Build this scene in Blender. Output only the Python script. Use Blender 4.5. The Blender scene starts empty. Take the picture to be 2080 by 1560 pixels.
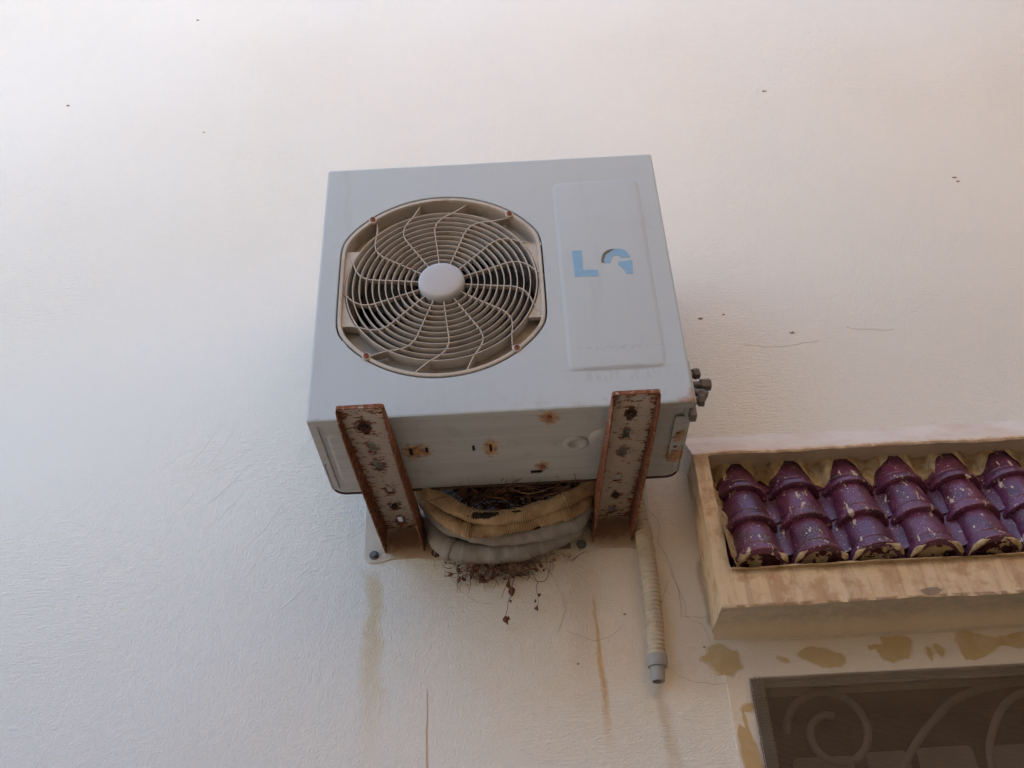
import bpy, bmesh, math, random
from mathutils import Vector, Matrix, noise
R = math.radians
random.seed(7)
scene = bpy.context.scene
col = scene.collection

# ------------------------------------------------------------------ camera, sky, sun, exposure
cam_d = bpy.data.cameras.new("camera"); cam = bpy.data.objects.new("camera", cam_d); col.objects.link(cam)
scene.camera = cam
cam_d.sensor_fit = 'HORIZONTAL'; cam_d.sensor_width = 36.0; cam_d.lens = 2000.0 / 2080.0 * 36.0
cam_d.clip_start = 0.02; cam_d.clip_end = 500.0
PITCH, ROLL, YAW = 0.60064, -0.052434, 0.0010336
fwd = Vector((0, math.cos(PITCH), math.sin(PITCH))); up = Vector((0, -math.sin(PITCH), math.cos(PITCH))); rt = Vector((1, 0, 0))
Rz = Matrix.Rotation(YAW, 3, 'Z'); fwd, up, rt = Rz @ fwd, Rz @ up, Rz @ rt
r2 = rt * math.cos(ROLL) + up * math.sin(ROLL); u2 = up * math.cos(ROLL) - rt * math.sin(ROLL)
M3 = Matrix((r2, u2, -fwd)).transposed()
cam.matrix_world = Matrix.Translation((0.41226, -2.08739, 1.54633)) @ M3.to_4x4()

world = bpy.data.worlds.new("World"); scene.world = world; world.use_nodes = True
wn = world.node_tree.nodes; wl = world.node_tree.links
sky = wn.new("ShaderNodeTexSky"); sky.sky_type = 'NISHITA'; sky.sun_disc = False
SUN_EL, SUN_AZ = R(38), R(-150)      # azimuth measured from the outward wall normal (-Y), negative = to the left
sun_from = Vector((math.sin(SUN_AZ) * math.cos(SUN_EL), -math.cos(SUN_AZ) * math.cos(SUN_EL), math.sin(SUN_EL)))
sky.sun_elevation = SUN_EL
sky.sun_rotation = math.atan2(sun_from.x, sun_from.y)
sky.air_density = 1.0; sky.dust_density = 2.0; sky.ozone_density = 1.0
bg = wn["Background"]; bg.inputs["Strength"].default_value = 0.12
wl.new(sky.outputs[0], bg.inputs[0])
sd = bpy.data.lights.new("sun", 'SUN'); sd.energy = 3.0; sd.angle = R(0.6); sd.color = (1.0, 0.95, 0.88)
sun = bpy.data.objects.new("sun", sd); col.objects.link(sun)
sun.rotation_euler = (-sun_from).to_track_quat('-Z', 'Y').to_euler(); sun.location = (-3, 4, 9)
scene.view_settings.view_transform = 'Standard'; scene.view_settings.look = 'None'
scene.view_settings.exposure = 2.52; scene.view_settings.gamma = 1.0

# ------------------------------------------------------------------ node helper
class G:
    def __init__(s, name):
        s.mat = bpy.data.materials.new(name); s.mat.use_nodes = True
        s.nt = s.mat.node_tree; s.b = s.nt.nodes["Principled BSDF"]
        s.pos = s.n("ShaderNodeNewGeometry").outputs["Position"]
        s.obj = None; s.memo = {}
    def n(s, t, **kw):
        nd = s.nt.nodes.new(t)
        for k, v in kw.items(): setattr(nd, k, v)
        return nd
    def put(s, sock, v):
        if isinstance(v, bpy.types.NodeSocket): s.nt.links.new(v, sock)
        elif v is not None:
            if sock.type == 'RGBA' and len(v) == 3: v = (*v, 1)
            sock.default_value = v
    def m(s, op, a, b=None, c=None, clamp=False):
        nd = s.n("ShaderNodeMath", operation=op, use_clamp=clamp)
        for i, v in enumerate((a, b, c)):
            if v is not None: s.put(nd.inputs[i], v)
        return nd.outputs[0]
    def xyz(s, v=None):
        if v is None:
            if s.obj is None:
                nd = s.n("ShaderNodeSeparateXYZ"); s.put(nd.inputs[0], s.pos); s.obj = nd.outputs
            return s.obj
        nd = s.n("ShaderNodeSeparateXYZ"); s.put(nd.inputs[0], v or s.pos); return nd.outputs
    def vec(s, x, y, z):
        nd = s.n("ShaderNodeCombineXYZ")
        for i, v in enumerate((x, y, z)): s.put(nd.inputs[i], v)
        return nd.outputs[0]
    def scale(s, v, sc):
        nd = s.n("ShaderNodeVectorMath", operation='MULTIPLY'); s.put(nd.inputs[0], v); nd.inputs[1].default_value = sc; return nd.outputs[0]
    def noise(s, scale, detail=3, rough=0.5, v=None, dist=0.0):
        key = (scale, detail, rough)
        if v is None:
            if key not in s.memo: s.memo[key] = s._noise(scale, detail, rough, s.pos, dist)
            return s.memo[key]
        return s._noise(scale, detail, rough, v, dist)
    def _noise(s, scale, detail, rough, v, dist):
        nd = s.n("ShaderNodeTexNoise"); s.put(nd.inputs["Vector"], v or s.pos)
        nd.inputs["Scale"].default_value = scale; nd.inputs["Detail"].default_value = detail
        nd.inputs["Roughness"].default_value = rough; nd.inputs["Distortion"].default_value = dist
        return nd.outputs[0]
    def voro(s, scale, feature='F1', v=None, out="Distance"):
        nd = s.n("ShaderNodeTexVoronoi", feature=feature); s.put(nd.inputs["Vector"], v or s.pos)
        nd.inputs["Scale"].default_value = scale
        return nd.outputs[out]
    def ss(s, v, a, b, lo=0.0, hi=1.0):
        nd = s.n("ShaderNodeMapRange", interpolation_type='SMOOTHSTEP'); s.put(nd.inputs[0], v)
        nd.inputs[1].default_value = a; nd.inputs[2].default_value = b; nd.inputs[3].default_value = lo; nd.inputs[4].default_value = hi
        return nd.outputs[0]
    def mix(s, f, a, b, mode='MIX'):
        nd = s.n("ShaderNodeMix", data_type='RGBA', blend_type=mode)
        s.put(nd.inputs[0], f); s.put(nd.inputs[6], a); s.put(nd.inputs[7], b); return nd.outputs[2]
    def bump(s, h, strength, dist, normal=None):
        nd = s.n("ShaderNodeBump"); s.put(nd.inputs["Height"], h); nd.inputs["Strength"].default_value = strength
        nd.inputs["Distance"].default_value = dist
        if normal is not None: s.put(nd.inputs["Normal"], normal)
        return nd.outputs[0]
    def out(s, color=None, rough=None, normal=None, metal=None, spec=None, coat=None):
        for k, v in (("Base Color", color), ("Roughness", rough), ("Normal", normal), ("Metallic", metal), ("Specular IOR Level", spec), ("Coat Weight", coat)):
            if v is not None: s.put(s.b.inputs[k], v)
        return s.mat
    # shaped marks, wear as well as painted shade, in world x / z on an upright surface
    def blob(s, cx, cz, rx, rz, nz, amp=0.8, soft=0.12, axes=(0, 2)):
        c = s.xyz()
        dx = s.m('DIVIDE', s.m('SUBTRACT', c[axes[0]], cx), rx); dz = s.m('DIVIDE', s.m('SUBTRACT', c[axes[1]], cz), rz)
        d = s.m('SQRT', s.m('ADD', s.m('MULTIPLY', dx, dx), s.m('MULTIPLY', dz, dz)))
        d = s.m('ADD', d, s.m('MULTIPLY', s.m('SUBTRACT', nz, 0.5), amp))
        return s.ss(d, 1.0 - soft, 1.0 + soft, 1.0, 0.0)
    def streak(s, x0, z0, x1, z1, w0, w1, nz, wig=0.01, fade=0.6, soft=0.1):
        c = s.xyz()
        t = s.m('DIVIDE', s.m('SUBTRACT', z0, c[2]), z0 - z1)
        cx = s.m('ADD', s.m('MULTIPLY', t, x1 - x0), x0)
        cx = s.m('ADD', cx, s.m('MULTIPLY', s.m('SUBTRACT', nz, 0.5), wig))
        w = s.m('ADD', s.m('MULTIPLY', t, w1 - w0), w0)
        d = s.m('DIVIDE', s.m('ABSOLUTE', s.m('SUBTRACT', c[0], cx)), w)
        k = s.ss(d, soft, 1.0, 1.0, 0.0)
        k = s.m('MULTIPLY', k, s.ss(t, 0.0, 0.09)); k = s.m('MULTIPLY', k, s.ss(t, fade, 1.0, 1.0, 0.0))
        return k

# ------------------------------------------------------------------ materials
def stucco(name, base, fine=1.0, patches=True):
    g = G(name)
    big = g.noise(1.3, 2, 0.55); mid = g.noise(14, 3, 0.6); nz = mid; wob = mid
    c = g.mix(g.ss(big, 0.35, 0.7), base, tuple(v * k for v, k in zip(base, (1.0, 0.982, 0.955))))
    c = g.mix(g.m('MULTIPLY', g.ss(mid, 0.5, 0.8), 0.15), c, tuple(v * 0.9 for v in base))
    if patches:
        och = (0.50, 0.34, 0.17)
        # brown wash below the unit: dust stain with soft warm shade painted in
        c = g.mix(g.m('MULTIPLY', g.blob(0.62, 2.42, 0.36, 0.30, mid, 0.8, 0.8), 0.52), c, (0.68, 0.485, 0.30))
        c = g.mix(g.m('MULTIPLY', g.blob(1.55, 2.25, 0.78, 0.10, mid, 0.6, 0.55), 0.5), c, (0.64, 0.49, 0.33))  # under the hood: dirt together with the hood's shade, painted as brown
        # rust and water streaks under the brackets
        c = g.mix(g.m('MULTIPLY', g.streak(0.074, 2.494, 0.078, 1.98, 0.025, 0.055, wob, 0.06, 0.2), 0.6), c, (0.60, 0.45, 0.22))
        c = g.mix(g.m('MULTIPLY', g.streak(0.566, 2.405, 0.573, 2.02, 0.0035, 0.016, wob, 0.022, 0.45), 0.75), c, (0.55, 0.29, 0.09))
        c = g.mix(g.m('MULTIPLY', g.streak(0.545, 2.49, 0.545, 2.02, 0.06, 0.05, wob, 0.07, 0.1), 0.34), c, (0.48, 0.34, 0.2))
        c = g.mix(g.m('MULTIPLY', g.streak(0.197, 2.215, 0.196, 1.86, 0.0025, 0.0055, wob, 0.006, 0.6), 0.72), c, (0.44, 0.22, 0.09))
        c = g.mix(g.m('MULTIPLY', g.streak(0.20, 2.50, 0.28, 2.30, 0.07, 0.1, wob, 0.08, 0.1), 0.28), c, (0.5, 0.38, 0.22))
        c = g.mix(g.m('MULTIPLY', g.streak(0.69, 2.19, 0.70, 1.9, 0.014, 0.035, wob, 0.04, 0.3), 0.42), c, (0.45, 0.34, 0.2))
        c = g.mix(g.m('MULTIPLY', g.streak(0.812, 2.47, 0.815, 2.30, 0.012, 0.008, nz, 0.02, 0.9), 0.5), c, (0.36, 0.2, 0.1))
    # trowelled sand texture
    grain = g.noise(240, 2, 0.6)
    rot = g.n("ShaderNodeMapping"); rot.inputs["Rotation"].default_value = (0, R(-32), 0); rot.inputs["Scale"].default_value = (30, 1, 210); g.put(rot.inputs["Vector"], g.pos)
    arc = g.noise(1.0, 1, 0.6, rot.outputs[0])
    arcm = g.ss(big, 0.42, 0.62)
    lump = g.noise(55, 2, 0.55)
    h = g.m('ADD', g.m('MULTIPLY', grain, 0.75), g.m('ADD', g.m('MULTIPLY', g.m('MULTIPLY', arc, arcm), 0.7), g.m('MULTIPLY', lump, 0.55)))
    h = g.m('MULTIPLY', h, g.ss(g.noise(0.9, 2), 0.32, 0.6, 0.45, 1.0))
    nrm = g.bump(h, 0.62 * fine, 0.0062)
    return g.out(c, 0.92, nrm, spec=0.25)

def dirty_plaster():
    g = G("stained_hood_plaster")
    base = (0.64, 0.48, 0.30); nz = g.noise(34, 4, 0.62); big = g.noise(4, 3)
    c = g.mix(g.ss(big, 0.35, 0.65), base, (0.70, 0.55, 0.37))
    nzz = g.xyz(g.n('ShaderNodeNewGeometry').outputs['Normal'])[2]; front = g.ss(nzz, -0.45, -0.25)
    st = g.noise(1.0, 4, 0.6, g.scale(g.pos, (13, 0.2, 1.3)))
    c = g.mix(g.m('MULTIPLY', g.m('MULTIPLY', g.ss(st, 0.47, 0.62), front), 0.65), c, (0.40, 0.22, 0.125))
    st2 = g.noise(1.0, 4, 0.6, g.scale(g.pos, (31, 0.2, 2.4)))
    c = g.mix(g.m('MULTIPLY', g.m('MULTIPLY', g.ss(st2, 0.55, 0.62), front), 0.35), c, (0.33, 0.2, 0.11))
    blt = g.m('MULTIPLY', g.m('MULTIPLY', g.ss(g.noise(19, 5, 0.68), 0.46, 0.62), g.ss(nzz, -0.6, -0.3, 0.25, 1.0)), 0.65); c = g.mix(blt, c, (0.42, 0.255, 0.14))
    pl = g.m('MULTIPLY', g.ss(g.noise(55, 4, 0.6), 0.56, 0.62), 0.3); c = g.mix(pl, c, (0.70, 0.58, 0.43))
    z = g.xyz()[2]
    edge = g.m('MULTIPLY', g.ss(g.m('ABSOLUTE', g.m('SUBTRACT', z, 2.293)), 0.002, 0.007, 1.0, 0.0), g.ss(nz, 0.4, 0.55)); c = g.mix(g.m('MULTIPLY', edge, 0.7), c, (0.2, 0.105, 0.055))
    # top band painted paler for the brightness of facing the sky
    top = g.ss(g.m('ADD', z, g.m('MULTIPLY', g.m('SUBTRACT', nz, 0.5), 0.03)), 2.681, 2.699)
    c = g.mix(top, c, g.mix(g.ss(g.noise(6, 4, 0.6), 0.35, 0.7), (0.68, 0.61, 0.53), (0.60, 0.47, 0.38)))
    # mildew on the soffit under the top band and at the back of the niche
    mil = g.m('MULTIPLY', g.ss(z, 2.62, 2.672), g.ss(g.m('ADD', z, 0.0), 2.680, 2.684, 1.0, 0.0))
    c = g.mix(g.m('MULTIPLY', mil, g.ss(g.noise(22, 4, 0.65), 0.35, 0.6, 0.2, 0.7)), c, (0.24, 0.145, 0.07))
    c = g.mix(g.m('MULTIPLY', g.m('MULTIPLY', g.blob(1.250, 2.305, 0.022, 0.009, nz, 1.6), front), 0.7), c, (0.14, 0.11, 0.09))
    # greyer underside, blending to a wall tone at the back
    und = g.ss(z, 2.318, 2.283)
    c = g.mix(g.m('MULTIPLY', g.ss(nzz, -0.25, -0.6), 0.75), c, (0.56, 0.52, 0.43))
    c = g.mix(g.m('MULTIPLY', g.ss(nzz, 0.0, -0.4), g.ss(g.m('ADD', g.xyz()[1], g.m('MULTIPLY', nz, 0.02)), -0.07, 0.008)), c, (0.66, 0.55, 0.42))
    h = g.m('ADD', g.m('MULTIPLY', g.noise(160, 3), 0.4), g.m('MULTIPLY', nz, 1.0))
    return g.out(c, 0.9, g.bump(h, 0.5, 0.005), spec=0.25)

def cream_mortar():
    g = G("cream_mortar")
    nz = g.noise(60, 4, 0.6)
    c = g.mix(g.ss(nz, 0.4, 0.65), (0.50, 0.39, 0.25), (0.36, 0.25, 0.13))
    return g.out(c, 0.9, g.bump(nz, 0.6, 0.004), spec=0.2)

def patchy_mortar():
    g = G("mortar_over_glaze")
    nz = g.noise(34, 4, 0.6)
    c = g.mix(g.ss(nz, 0.49, 0.53), (0.06, 0.014, 0.018), g.mix(g.noise(50), (0.40, 0.30, 0.18), (0.55, 0.43, 0.28)))
    return g.out(c, 0.75, g.bump(nz, 0.7, 0.006), spec=0.3)

def glaze(name, smear=0.5):
    g = G(name)
    oi = g.n("ShaderNodeObjectInfo"); rnd = oi.outputs["Random"]
    base = g.mix(rnd, (0.100, 0.027, 0.085), (0.150, 0.031, 0.072))
    base = g.mix(g.ss(g.noise(25, 3), 0.4, 0.7), base, (0.065, 0.013, 0.030))
    fl = g.voro(210); big = g.noise(9, 3)
    m1 = g.m('MULTIPLY', g.ss(fl, 0.16, 0.24, 1.0, 0.0), g.ss(g.voro(210, out="Color"), 0.50, 0.52))
    m1 = g.m('MULTIPLY', m1, g.ss(big, 0.30, 0.5))
    f2 = g.m('MULTIPLY', g.ss(g.voro(70), 0.12, 0.17, 1.0, 0.0), g.ss(g.noise(16, 2), 0.48, 0.56))
    m2 = g.m('MULTIPLY', g.ss(g.noise(1.0, 4, 0.65, g.scale(g.pos, (62, 30, 17))), 0.625, 0.65), smear)
    paint = g.m('MAXIMUM', g.m('MULTIPLY', m1, 0.8), g.m('MAXIMUM', f2, m2))
    dust = g.m('MULTIPLY', g.ss(g.noise(45, 4, 0.7), 0.45, 0.75), 0.2)
    c = g.mix(dust, base, (0.22, 0.14, 0.13))
    c = g.mix(paint, c, (0.58, 0.48, 0.38))
    rg = g.m('ADD', g.m('MULTIPLY', g.noise(30, 3), 0.25), g.m('ADD', 0.22, g.m('MULTIPLY', paint, 0.4)))
    h = g.m('ADD', g.m('MULTIPLY', g.noise(60, 2), 0.4), g.m('MULTIPLY', paint, 0.5))
    return g.out(c, rg, g.bump(h, 0.3, 0.002), spec=0.6)

def casing_paint():
    g = G("weathered_grey_casing_paint")
    base = (0.440, 0.488, 0.520)
    big = g.noise(2.2, 3); nz = g.noise(40, 4, 0.6)
    c = g.mix(g.ss(big, 0.35, 0.7), base, (0.445, 0.482, 0.508))
    sm = g.noise(1.0, 4, 0.6, g.scale(g.pos, (26, 6, 3.5)))
    c = g.mix(g.m('MULTIPLY', g.ss(sm, 0.58, 0.75), 0.12), c, (0.24, 0.22, 0.2))
    run = g.noise(1.0, 3, 0.6, g.scale(g.pos, (60, 1, 1.2)))
    c = g.mix(g.m('MULTIPLY', g.m('MULTIPLY', g.blob(0.30, 2.665, 0.22, 0.06, nz, 0.7, 0.6), g.ss(run, 0.4, 0.85)), 0.08), c, (0.27, 0.22, 0.17))
    c = g.mix(g.m('MULTIPLY', g.ss(g.noise(7, 5, 0.7), 0.52, 0.75), 0.12), c, (0.30, 0.29, 0.27))
    # old sticker glue and dirt along the lower right
    lab = g.blob(0.63, 2.672, 0.105, 0.014, nz, 1.0, 0.35)
    comb = g.noise(1.0, 2, 0.5, g.scale(g.pos, (170, 1, 26)))
    c = g.mix(g.m('MULTIPLY', g.m('MULTIPLY', lab, g.ss(comb, 0.45, 0.6)), 0.16), c, (0.20, 0.18, 0.165))
    row = g.blob(0.64, 2.7415, 0.09, 0.005, nz, 0.6, 0.3)
    c = g.mix(g.m('MULTIPLY', g.m('MULTIPLY', row, g.ss(g.noise(190, 3, 0.7), 0.5, 0.6)), 0.25), c, (0.16, 0.15, 0.15))
    edge = g.blob(0.63, 2.690, 0.10, 0.006, nz, 0.8, 0.4)
    c = g.mix(g.m('MULTIPLY', edge, 0.35), c, (0.22, 0.17, 0.14))
    # rust at the lower right corner, faint dribbles elsewhere
    for (cx, cz, rx, rz) in ((0.768, 2.612, 0.012, 0.022), (0.752, 2.605, 0.02, 0.006), (0.108, 2.606, 0.016, 0.008), (0.64, 2.606, 0.02, 0.007)):
        c = g.mix(g.m('MULTIPLY', g.blob(cx, cz, rx, rz, g.noise(110, 4, 0.7), 2.2, 0.4), 0.55), c, (0.33, 0.16, 0.08))
    z = g.xyz()[2]
    low = g.m('MULTIPLY', g.ss(z, 2.66, 2.6), g.ss(nz, 0.5, 0.75))
    c = g.mix(g.m('MULTIPLY', low, 0.3), c, (0.3, 0.24, 0.18))
    h = g.m('ADD', g.m('MULTIPLY', g.noise(5, 2), 2.0), g.m('MULTIPLY', g.noise(300, 2), 0.04))
    return g.out(c, g.m('ADD', 0.5, g.m('MULTIPLY', nz, 0.2)), g.bump(h, 0.12, 0.006), spec=0.35)

def pan_paint():
    g = G("base_pan_paint")
    nz = g.noise(60, 4, 0.65); nx = g.noise(110, 4, 0.7)
    band = g.noise(1.0, 3, 0.5, g.scale(g.pos, (4, 60, 1)))
    c = g.mix(g.ss(band, 0.4, 0.7), (0.44, 0.455, 0.455), (0.40, 0.41, 0.405))
    c = g.mix(g.m('MULTIPLY', g.ss(g.noise(20, 4, 0.6), 0.55, 0.75), 0.3), c, (0.22, 0.18, 0.14))
    for (cx, cy, rx, ry) in ((0.193, -0.307, 0.018, 0.03), (0.213, -0.315, 0.02, 0.022), (0.359, -0.31, 0.014, 0.035), (0.481, -0.42, 0.019, 0.026), (0.467, -0.221, 0.013, 0.02), (0.752, -0.33, 0.014, 0.02), (0.75, -0.25, 0.02, 0.03)):
        c = g.mix(g.m('MULTIPLY', g.blob(cx, cy, rx, ry, nx, 3.0, 0.3, (0, 1)), 0.8), c, g.mix(g.ss(nz, 0.35, 0.6), (0.20, 0.07, 0.025), (0.50, 0.26, 0.07)))
    h = g.m('ADD', g.m('MULTIPLY', band, 0.8), g.m('MULTIPLY', g.noise(8, 2), 1.6))
    return g.out(c, 0.62, g.bump(h, 0.35, 0.006), spec=0.3)

def rust_col(g):
    n1 = g.noise(90, 5, 0.7); n2 = g.noise(1.0, 4, 0.7, g.scale(g.pos, (220, 30, 220)))
    c = g.mix(g.ss(n1, 0.35, 0.65), (0.13, 0.042, 0.024), (0.26, 0.095, 0.042))
    return g.mix(g.m('MULTIPLY', g.ss(n2, 0.55, 0.75), 0.7), c, (0.36, 0.17, 0.08)), n1

def rusty_paint(name, lo, hi, uvedge=True, paint=(0.40, 0.345, 0.29)):
    g = G(name)
    rc, n1 = rust_col(g)
    pc = g.mix(g.noise(18, 3), paint, tuple(v * 0.82 for v in paint))
    fl = g.noise(1.0, 5, 0.72, g.scale(g.pos, (75, 130, 75)))
    if uvedge:
        uv = g.n("ShaderNodeUVMap", uv_map="UVMap").outputs[0]; c = g.xyz(uv)
        # u = 0..1 distance from the sheet's nearest edge or hole, v = along the arm
        fl = g.m('ADD', fl, g.m('MULTIPLY', c[0], 1.0))
    k = g.ss(fl, lo, hi)
    col_ = g.mix(k, pc, rc)
    if name == "wall_plate_paint":
        for xw in (0.150, 0.622):
            col_ = g.mix(g.m('MULTIPLY', g.blob(xw+0.018, 2.535, 0.072, 0.04, n1, 0.9, 0.35), 0.7), col_, (0.36, 0.21, 0.11))  # rust and dirt plus the arm's shade beside it, painted into the plate
            col_ = g.mix(g.m('MULTIPLY', g.blob(xw, 2.558, 0.05, 0.03, n1, 1.2, 0.3), 0.6), col_, (0.17, 0.075, 0.045))  # dark cavity between the flanges: rust and shade put into the colour
    h = g.m('ADD', g.m('MULTIPLY', k, -0.8), g.m('MULTIPLY', n1, 0.5))
    return g.out(col_, g.m('ADD', 0.6, g.m('MULTIPLY', k, 0.3)), g.bump(h, 0.5, 0.002), spec=0.3)

def simple(name, color, rough=0.6, var=0.15, scale=40, metal=0.0, bump=0.2, spec=0.4, dirt=None):
    g = G(name); nz = g.noise(scale, 4, 0.6)
    c = g.mix(nz, tuple(v * (1 - var) for v in color), tuple(min(1, v * (1 + var)) for v in color))
    if dirt: c = g.mix(g.m('MULTIPLY', g.ss(g.noise(scale * 0.6, 5, 0.65), 0.5, 0.72), 0.6), c, dirt)
    return g.out(c, rough, g.bump(nz, bump, 0.003), metal=metal, spec=spec)

def wrap_tape(name, a, b, rib, ribamp, stain, tear=None):
    g = G(name)
    uv = g.n("ShaderNodeUVMap", uv_map="UVMap").outputs[0]; c = g.xyz(uv)
    nz = g.noise(45, 5, 0.65); big = g.noise(11, 3)
    col_ = g.mix(g.ss(nz, 0.35, 0.7), a, b)
    col_ = g.mix(g.m('MULTIPLY', g.ss(big, 0.45, 0.65), 0.65), col_, stain)
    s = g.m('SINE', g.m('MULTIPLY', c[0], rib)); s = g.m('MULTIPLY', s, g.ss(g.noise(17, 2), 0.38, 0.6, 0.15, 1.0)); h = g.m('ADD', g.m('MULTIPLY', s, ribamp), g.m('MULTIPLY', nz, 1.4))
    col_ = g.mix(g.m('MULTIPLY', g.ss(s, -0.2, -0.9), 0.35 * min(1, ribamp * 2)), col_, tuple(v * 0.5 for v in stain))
    if tear:
        for (cx, cz, rx, rz) in tear:
            k = g.blob(cx, cz, rx, rz, g.noise(120, 4, 0.7), 1.8, 0.08); col_ = g.mix(k, col_, (0.018, 0.013, 0.01))
            h = g.m('SUBTRACT', h, g.m('MULTIPLY', k, 2.0))
    return g.out(col_, 0.8, g.bump(h, 0.5, 0.003), spec=0.25)

M = {}
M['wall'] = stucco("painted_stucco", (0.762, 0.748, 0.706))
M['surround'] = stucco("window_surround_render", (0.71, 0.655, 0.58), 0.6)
M['hood'] = dirty_plaster(); M['mortar'] = cream_mortar(); M['pmortar'] = patchy_mortar()
M['glaze'] = glaze("maroon_glaze", 1.0); M['pan_glaze'] = glaze("maroon_glaze_pan", 1.0)
M['casing'] = casing_paint(); M['pan'] = pan_paint()
M['grille'] = simple("grille_plastic", (0.46, 0.405, 0.35), 0.55, 0.12, 30, dirt=(0.27, 0.20, 0.15))
M['hub'] = simple("hub_plastic", (0.43, 0.425, 0.44), 0.5, 0.04, 14, bump=0.05)
M['shroud'] = simple("shroud_plastic", (0.36, 0.305, 0.255), 0.6, 0.12, 22, dirt=(0.2, 0.15, 0.11))
M['fan'] = simple("fan_plastic", (0.03, 0.026, 0.026), 0.5, 0.2, 30)
M['dark'] = simple("dark_interior", (0.012, 0.011, 0.012), 0.8, 0.2, 30)
M['coil'] = simple("coil_fins", (0.05, 0.052, 0.058), 0.5, 0.5, 200, 0.3)
M['tag'] = simple("painted_fin_reflection", (0.5, 0.5, 0.52), 0.5, 0.1)
M['logo'] = simple("pale_blue_sticker", (0.205, 0.375, 0.55), 0.55, 0.10, 60, bump=0.05)
M['logo_back'] = simple("torn_sticker_backing", (0.20, 0.195, 0.185), 0.8, 0.3, 200)
M['screw'] = simple("rusty_screw", (0.28, 0.095, 0.05), 0.8, 0.4, 300)
M['bolt'] = simple("galvanised_bolt", (0.16, 0.16, 0.165), 0.55, 0.35, 120, 0.5)
M['rustbolt'] = simple("rusted_bolt", (0.09, 0.05, 0.035), 0.85, 0.5, 150)
M['valve'] = simple("oxidised_valve", (0.15, 0.135, 0.125), 0.55, 0.3, 80, 0.4)
M['web'] = rusty_paint("chipped_bracket_paint", 0.585, 0.64, True, (0.50, 0.43, 0.36))
M['flange'] = rusty_paint("rusted_bracket_flange", 0.34, 0.46, False)
M['plate'] = rusty_paint("wall_plate_paint", 0.66, 0.74, False, (0.66, 0.60, 0.50))
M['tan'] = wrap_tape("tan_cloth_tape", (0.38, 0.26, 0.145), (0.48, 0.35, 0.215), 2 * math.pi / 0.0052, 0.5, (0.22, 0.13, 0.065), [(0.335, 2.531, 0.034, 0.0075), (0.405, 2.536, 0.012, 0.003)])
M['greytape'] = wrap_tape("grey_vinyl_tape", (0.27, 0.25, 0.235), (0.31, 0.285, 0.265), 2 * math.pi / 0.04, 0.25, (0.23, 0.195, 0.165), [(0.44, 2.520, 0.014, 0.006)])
M['foil'] = simple("black_foam", (0.04, 0.042, 0.05), 0.5, 0.4, 60)
M['hose'] = simple("drain_hose_plastic", (0.48, 0.395, 0.29), 0.6, 0.12, 30, dirt=(0.33, 0.24, 0.15))
M['coupling'] = simple("grey_pvc", (0.30, 0.285, 0.27), 0.55, 0.08, 30)
M['twig'] = simple("dry_twig", (0.17, 0.095, 0.062), 0.9, 0.5, 40)
M['straw'] = simple("dry_straw", (0.42, 0.29, 0.16), 0.8, 0.3, 40)
M['leaf'] = simple("dead_leaf", (0.15, 0.064, 0.042), 0.85, 0.5, 30)
M['iron'] = simple("painted_grille_iron", (0.24, 0.205, 0.17), 0.6, 0.2, 40)
M['frame'] = simple("brown_window_frame", (0.055, 0.036, 0.022), 0.6, 0.2, 30)
M['glass'] = simple("dark_glass", (0.022, 0.015, 0.010), 0.25, 0.2, 4, spec=0.3, bump=0.0)
M['palegrey'] = simple("pale_grey_panel", (0.30, 0.275, 0.245), 0.8, 0.06, 8)
M['wire'] = simple("screen_wire", (0.12, 0.080, 0.050), 0.7, 0.3, 20)
M['ground'] = simple("sandy_concrete", (0.56, 0.39, 0.22), 0.95, 0.15, 5)
M['grey'] = simple("grey_render", (0.26, 0.25, 0.24), 0.95, 0.1, 3)
M['opp'] = simple("ochre_render", (0.42, 0.30, 0.175), 0.95, 0.1, 3)

# ------------------------------------------------------------------ mesh helper
from mathutils.geometry import delaunay_2d_cdt
def inside(p, poly):
    x, y = p; r = False; j = len(poly)-1
    for i in range(len(poly)):
        xi, yi = poly[i]; xj, yj = poly[j]
        if (yi > y) != (yj > y) and x < (xj-xi)*(y-yi)/(yj-yi)+xi: r = not r
        j = i
    return r
def tri2d(outer, holes, extra=()):
    """triangulate a sheet with holes; returns points, triangles, boundary loops"""
    pts = []; edges = []; loops = [outer]+list(holes)
    for lp in loops:
        o = len(pts); pts += [Vector((float(u), float(v))) for u, v in lp]; edges += [(o+i, o+(i+1) % len(lp)) for i in range(len(lp))]
    pts += [Vector(p) for p in extra if inside(p, outer) and not any(inside(p, h) for h in holes)]
    V, Ed, Fa, ov, oe, of = delaunay_2d_cdt(pts, edges, [], 0, 1e-7)
    vs = [(v.x, v.y) for v in V]; m = {}
    for i, os_ in enumerate(ov):
        for k in os_: m[k] = i
    tri = []
    for f in Fa:
        c = (sum(vs[i][0] for i in f)/len(f), sum(vs[i][1] for i in f)/len(f))
        if inside(c, outer) and not any(inside(c, h) for h in holes): tri.append(tuple(f))
    lid = []; k = 0
    for lp in loops: lid.append([m[k+i] for i in range(len(lp))]); k += len(lp)
    return vs, tri, lid
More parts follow.
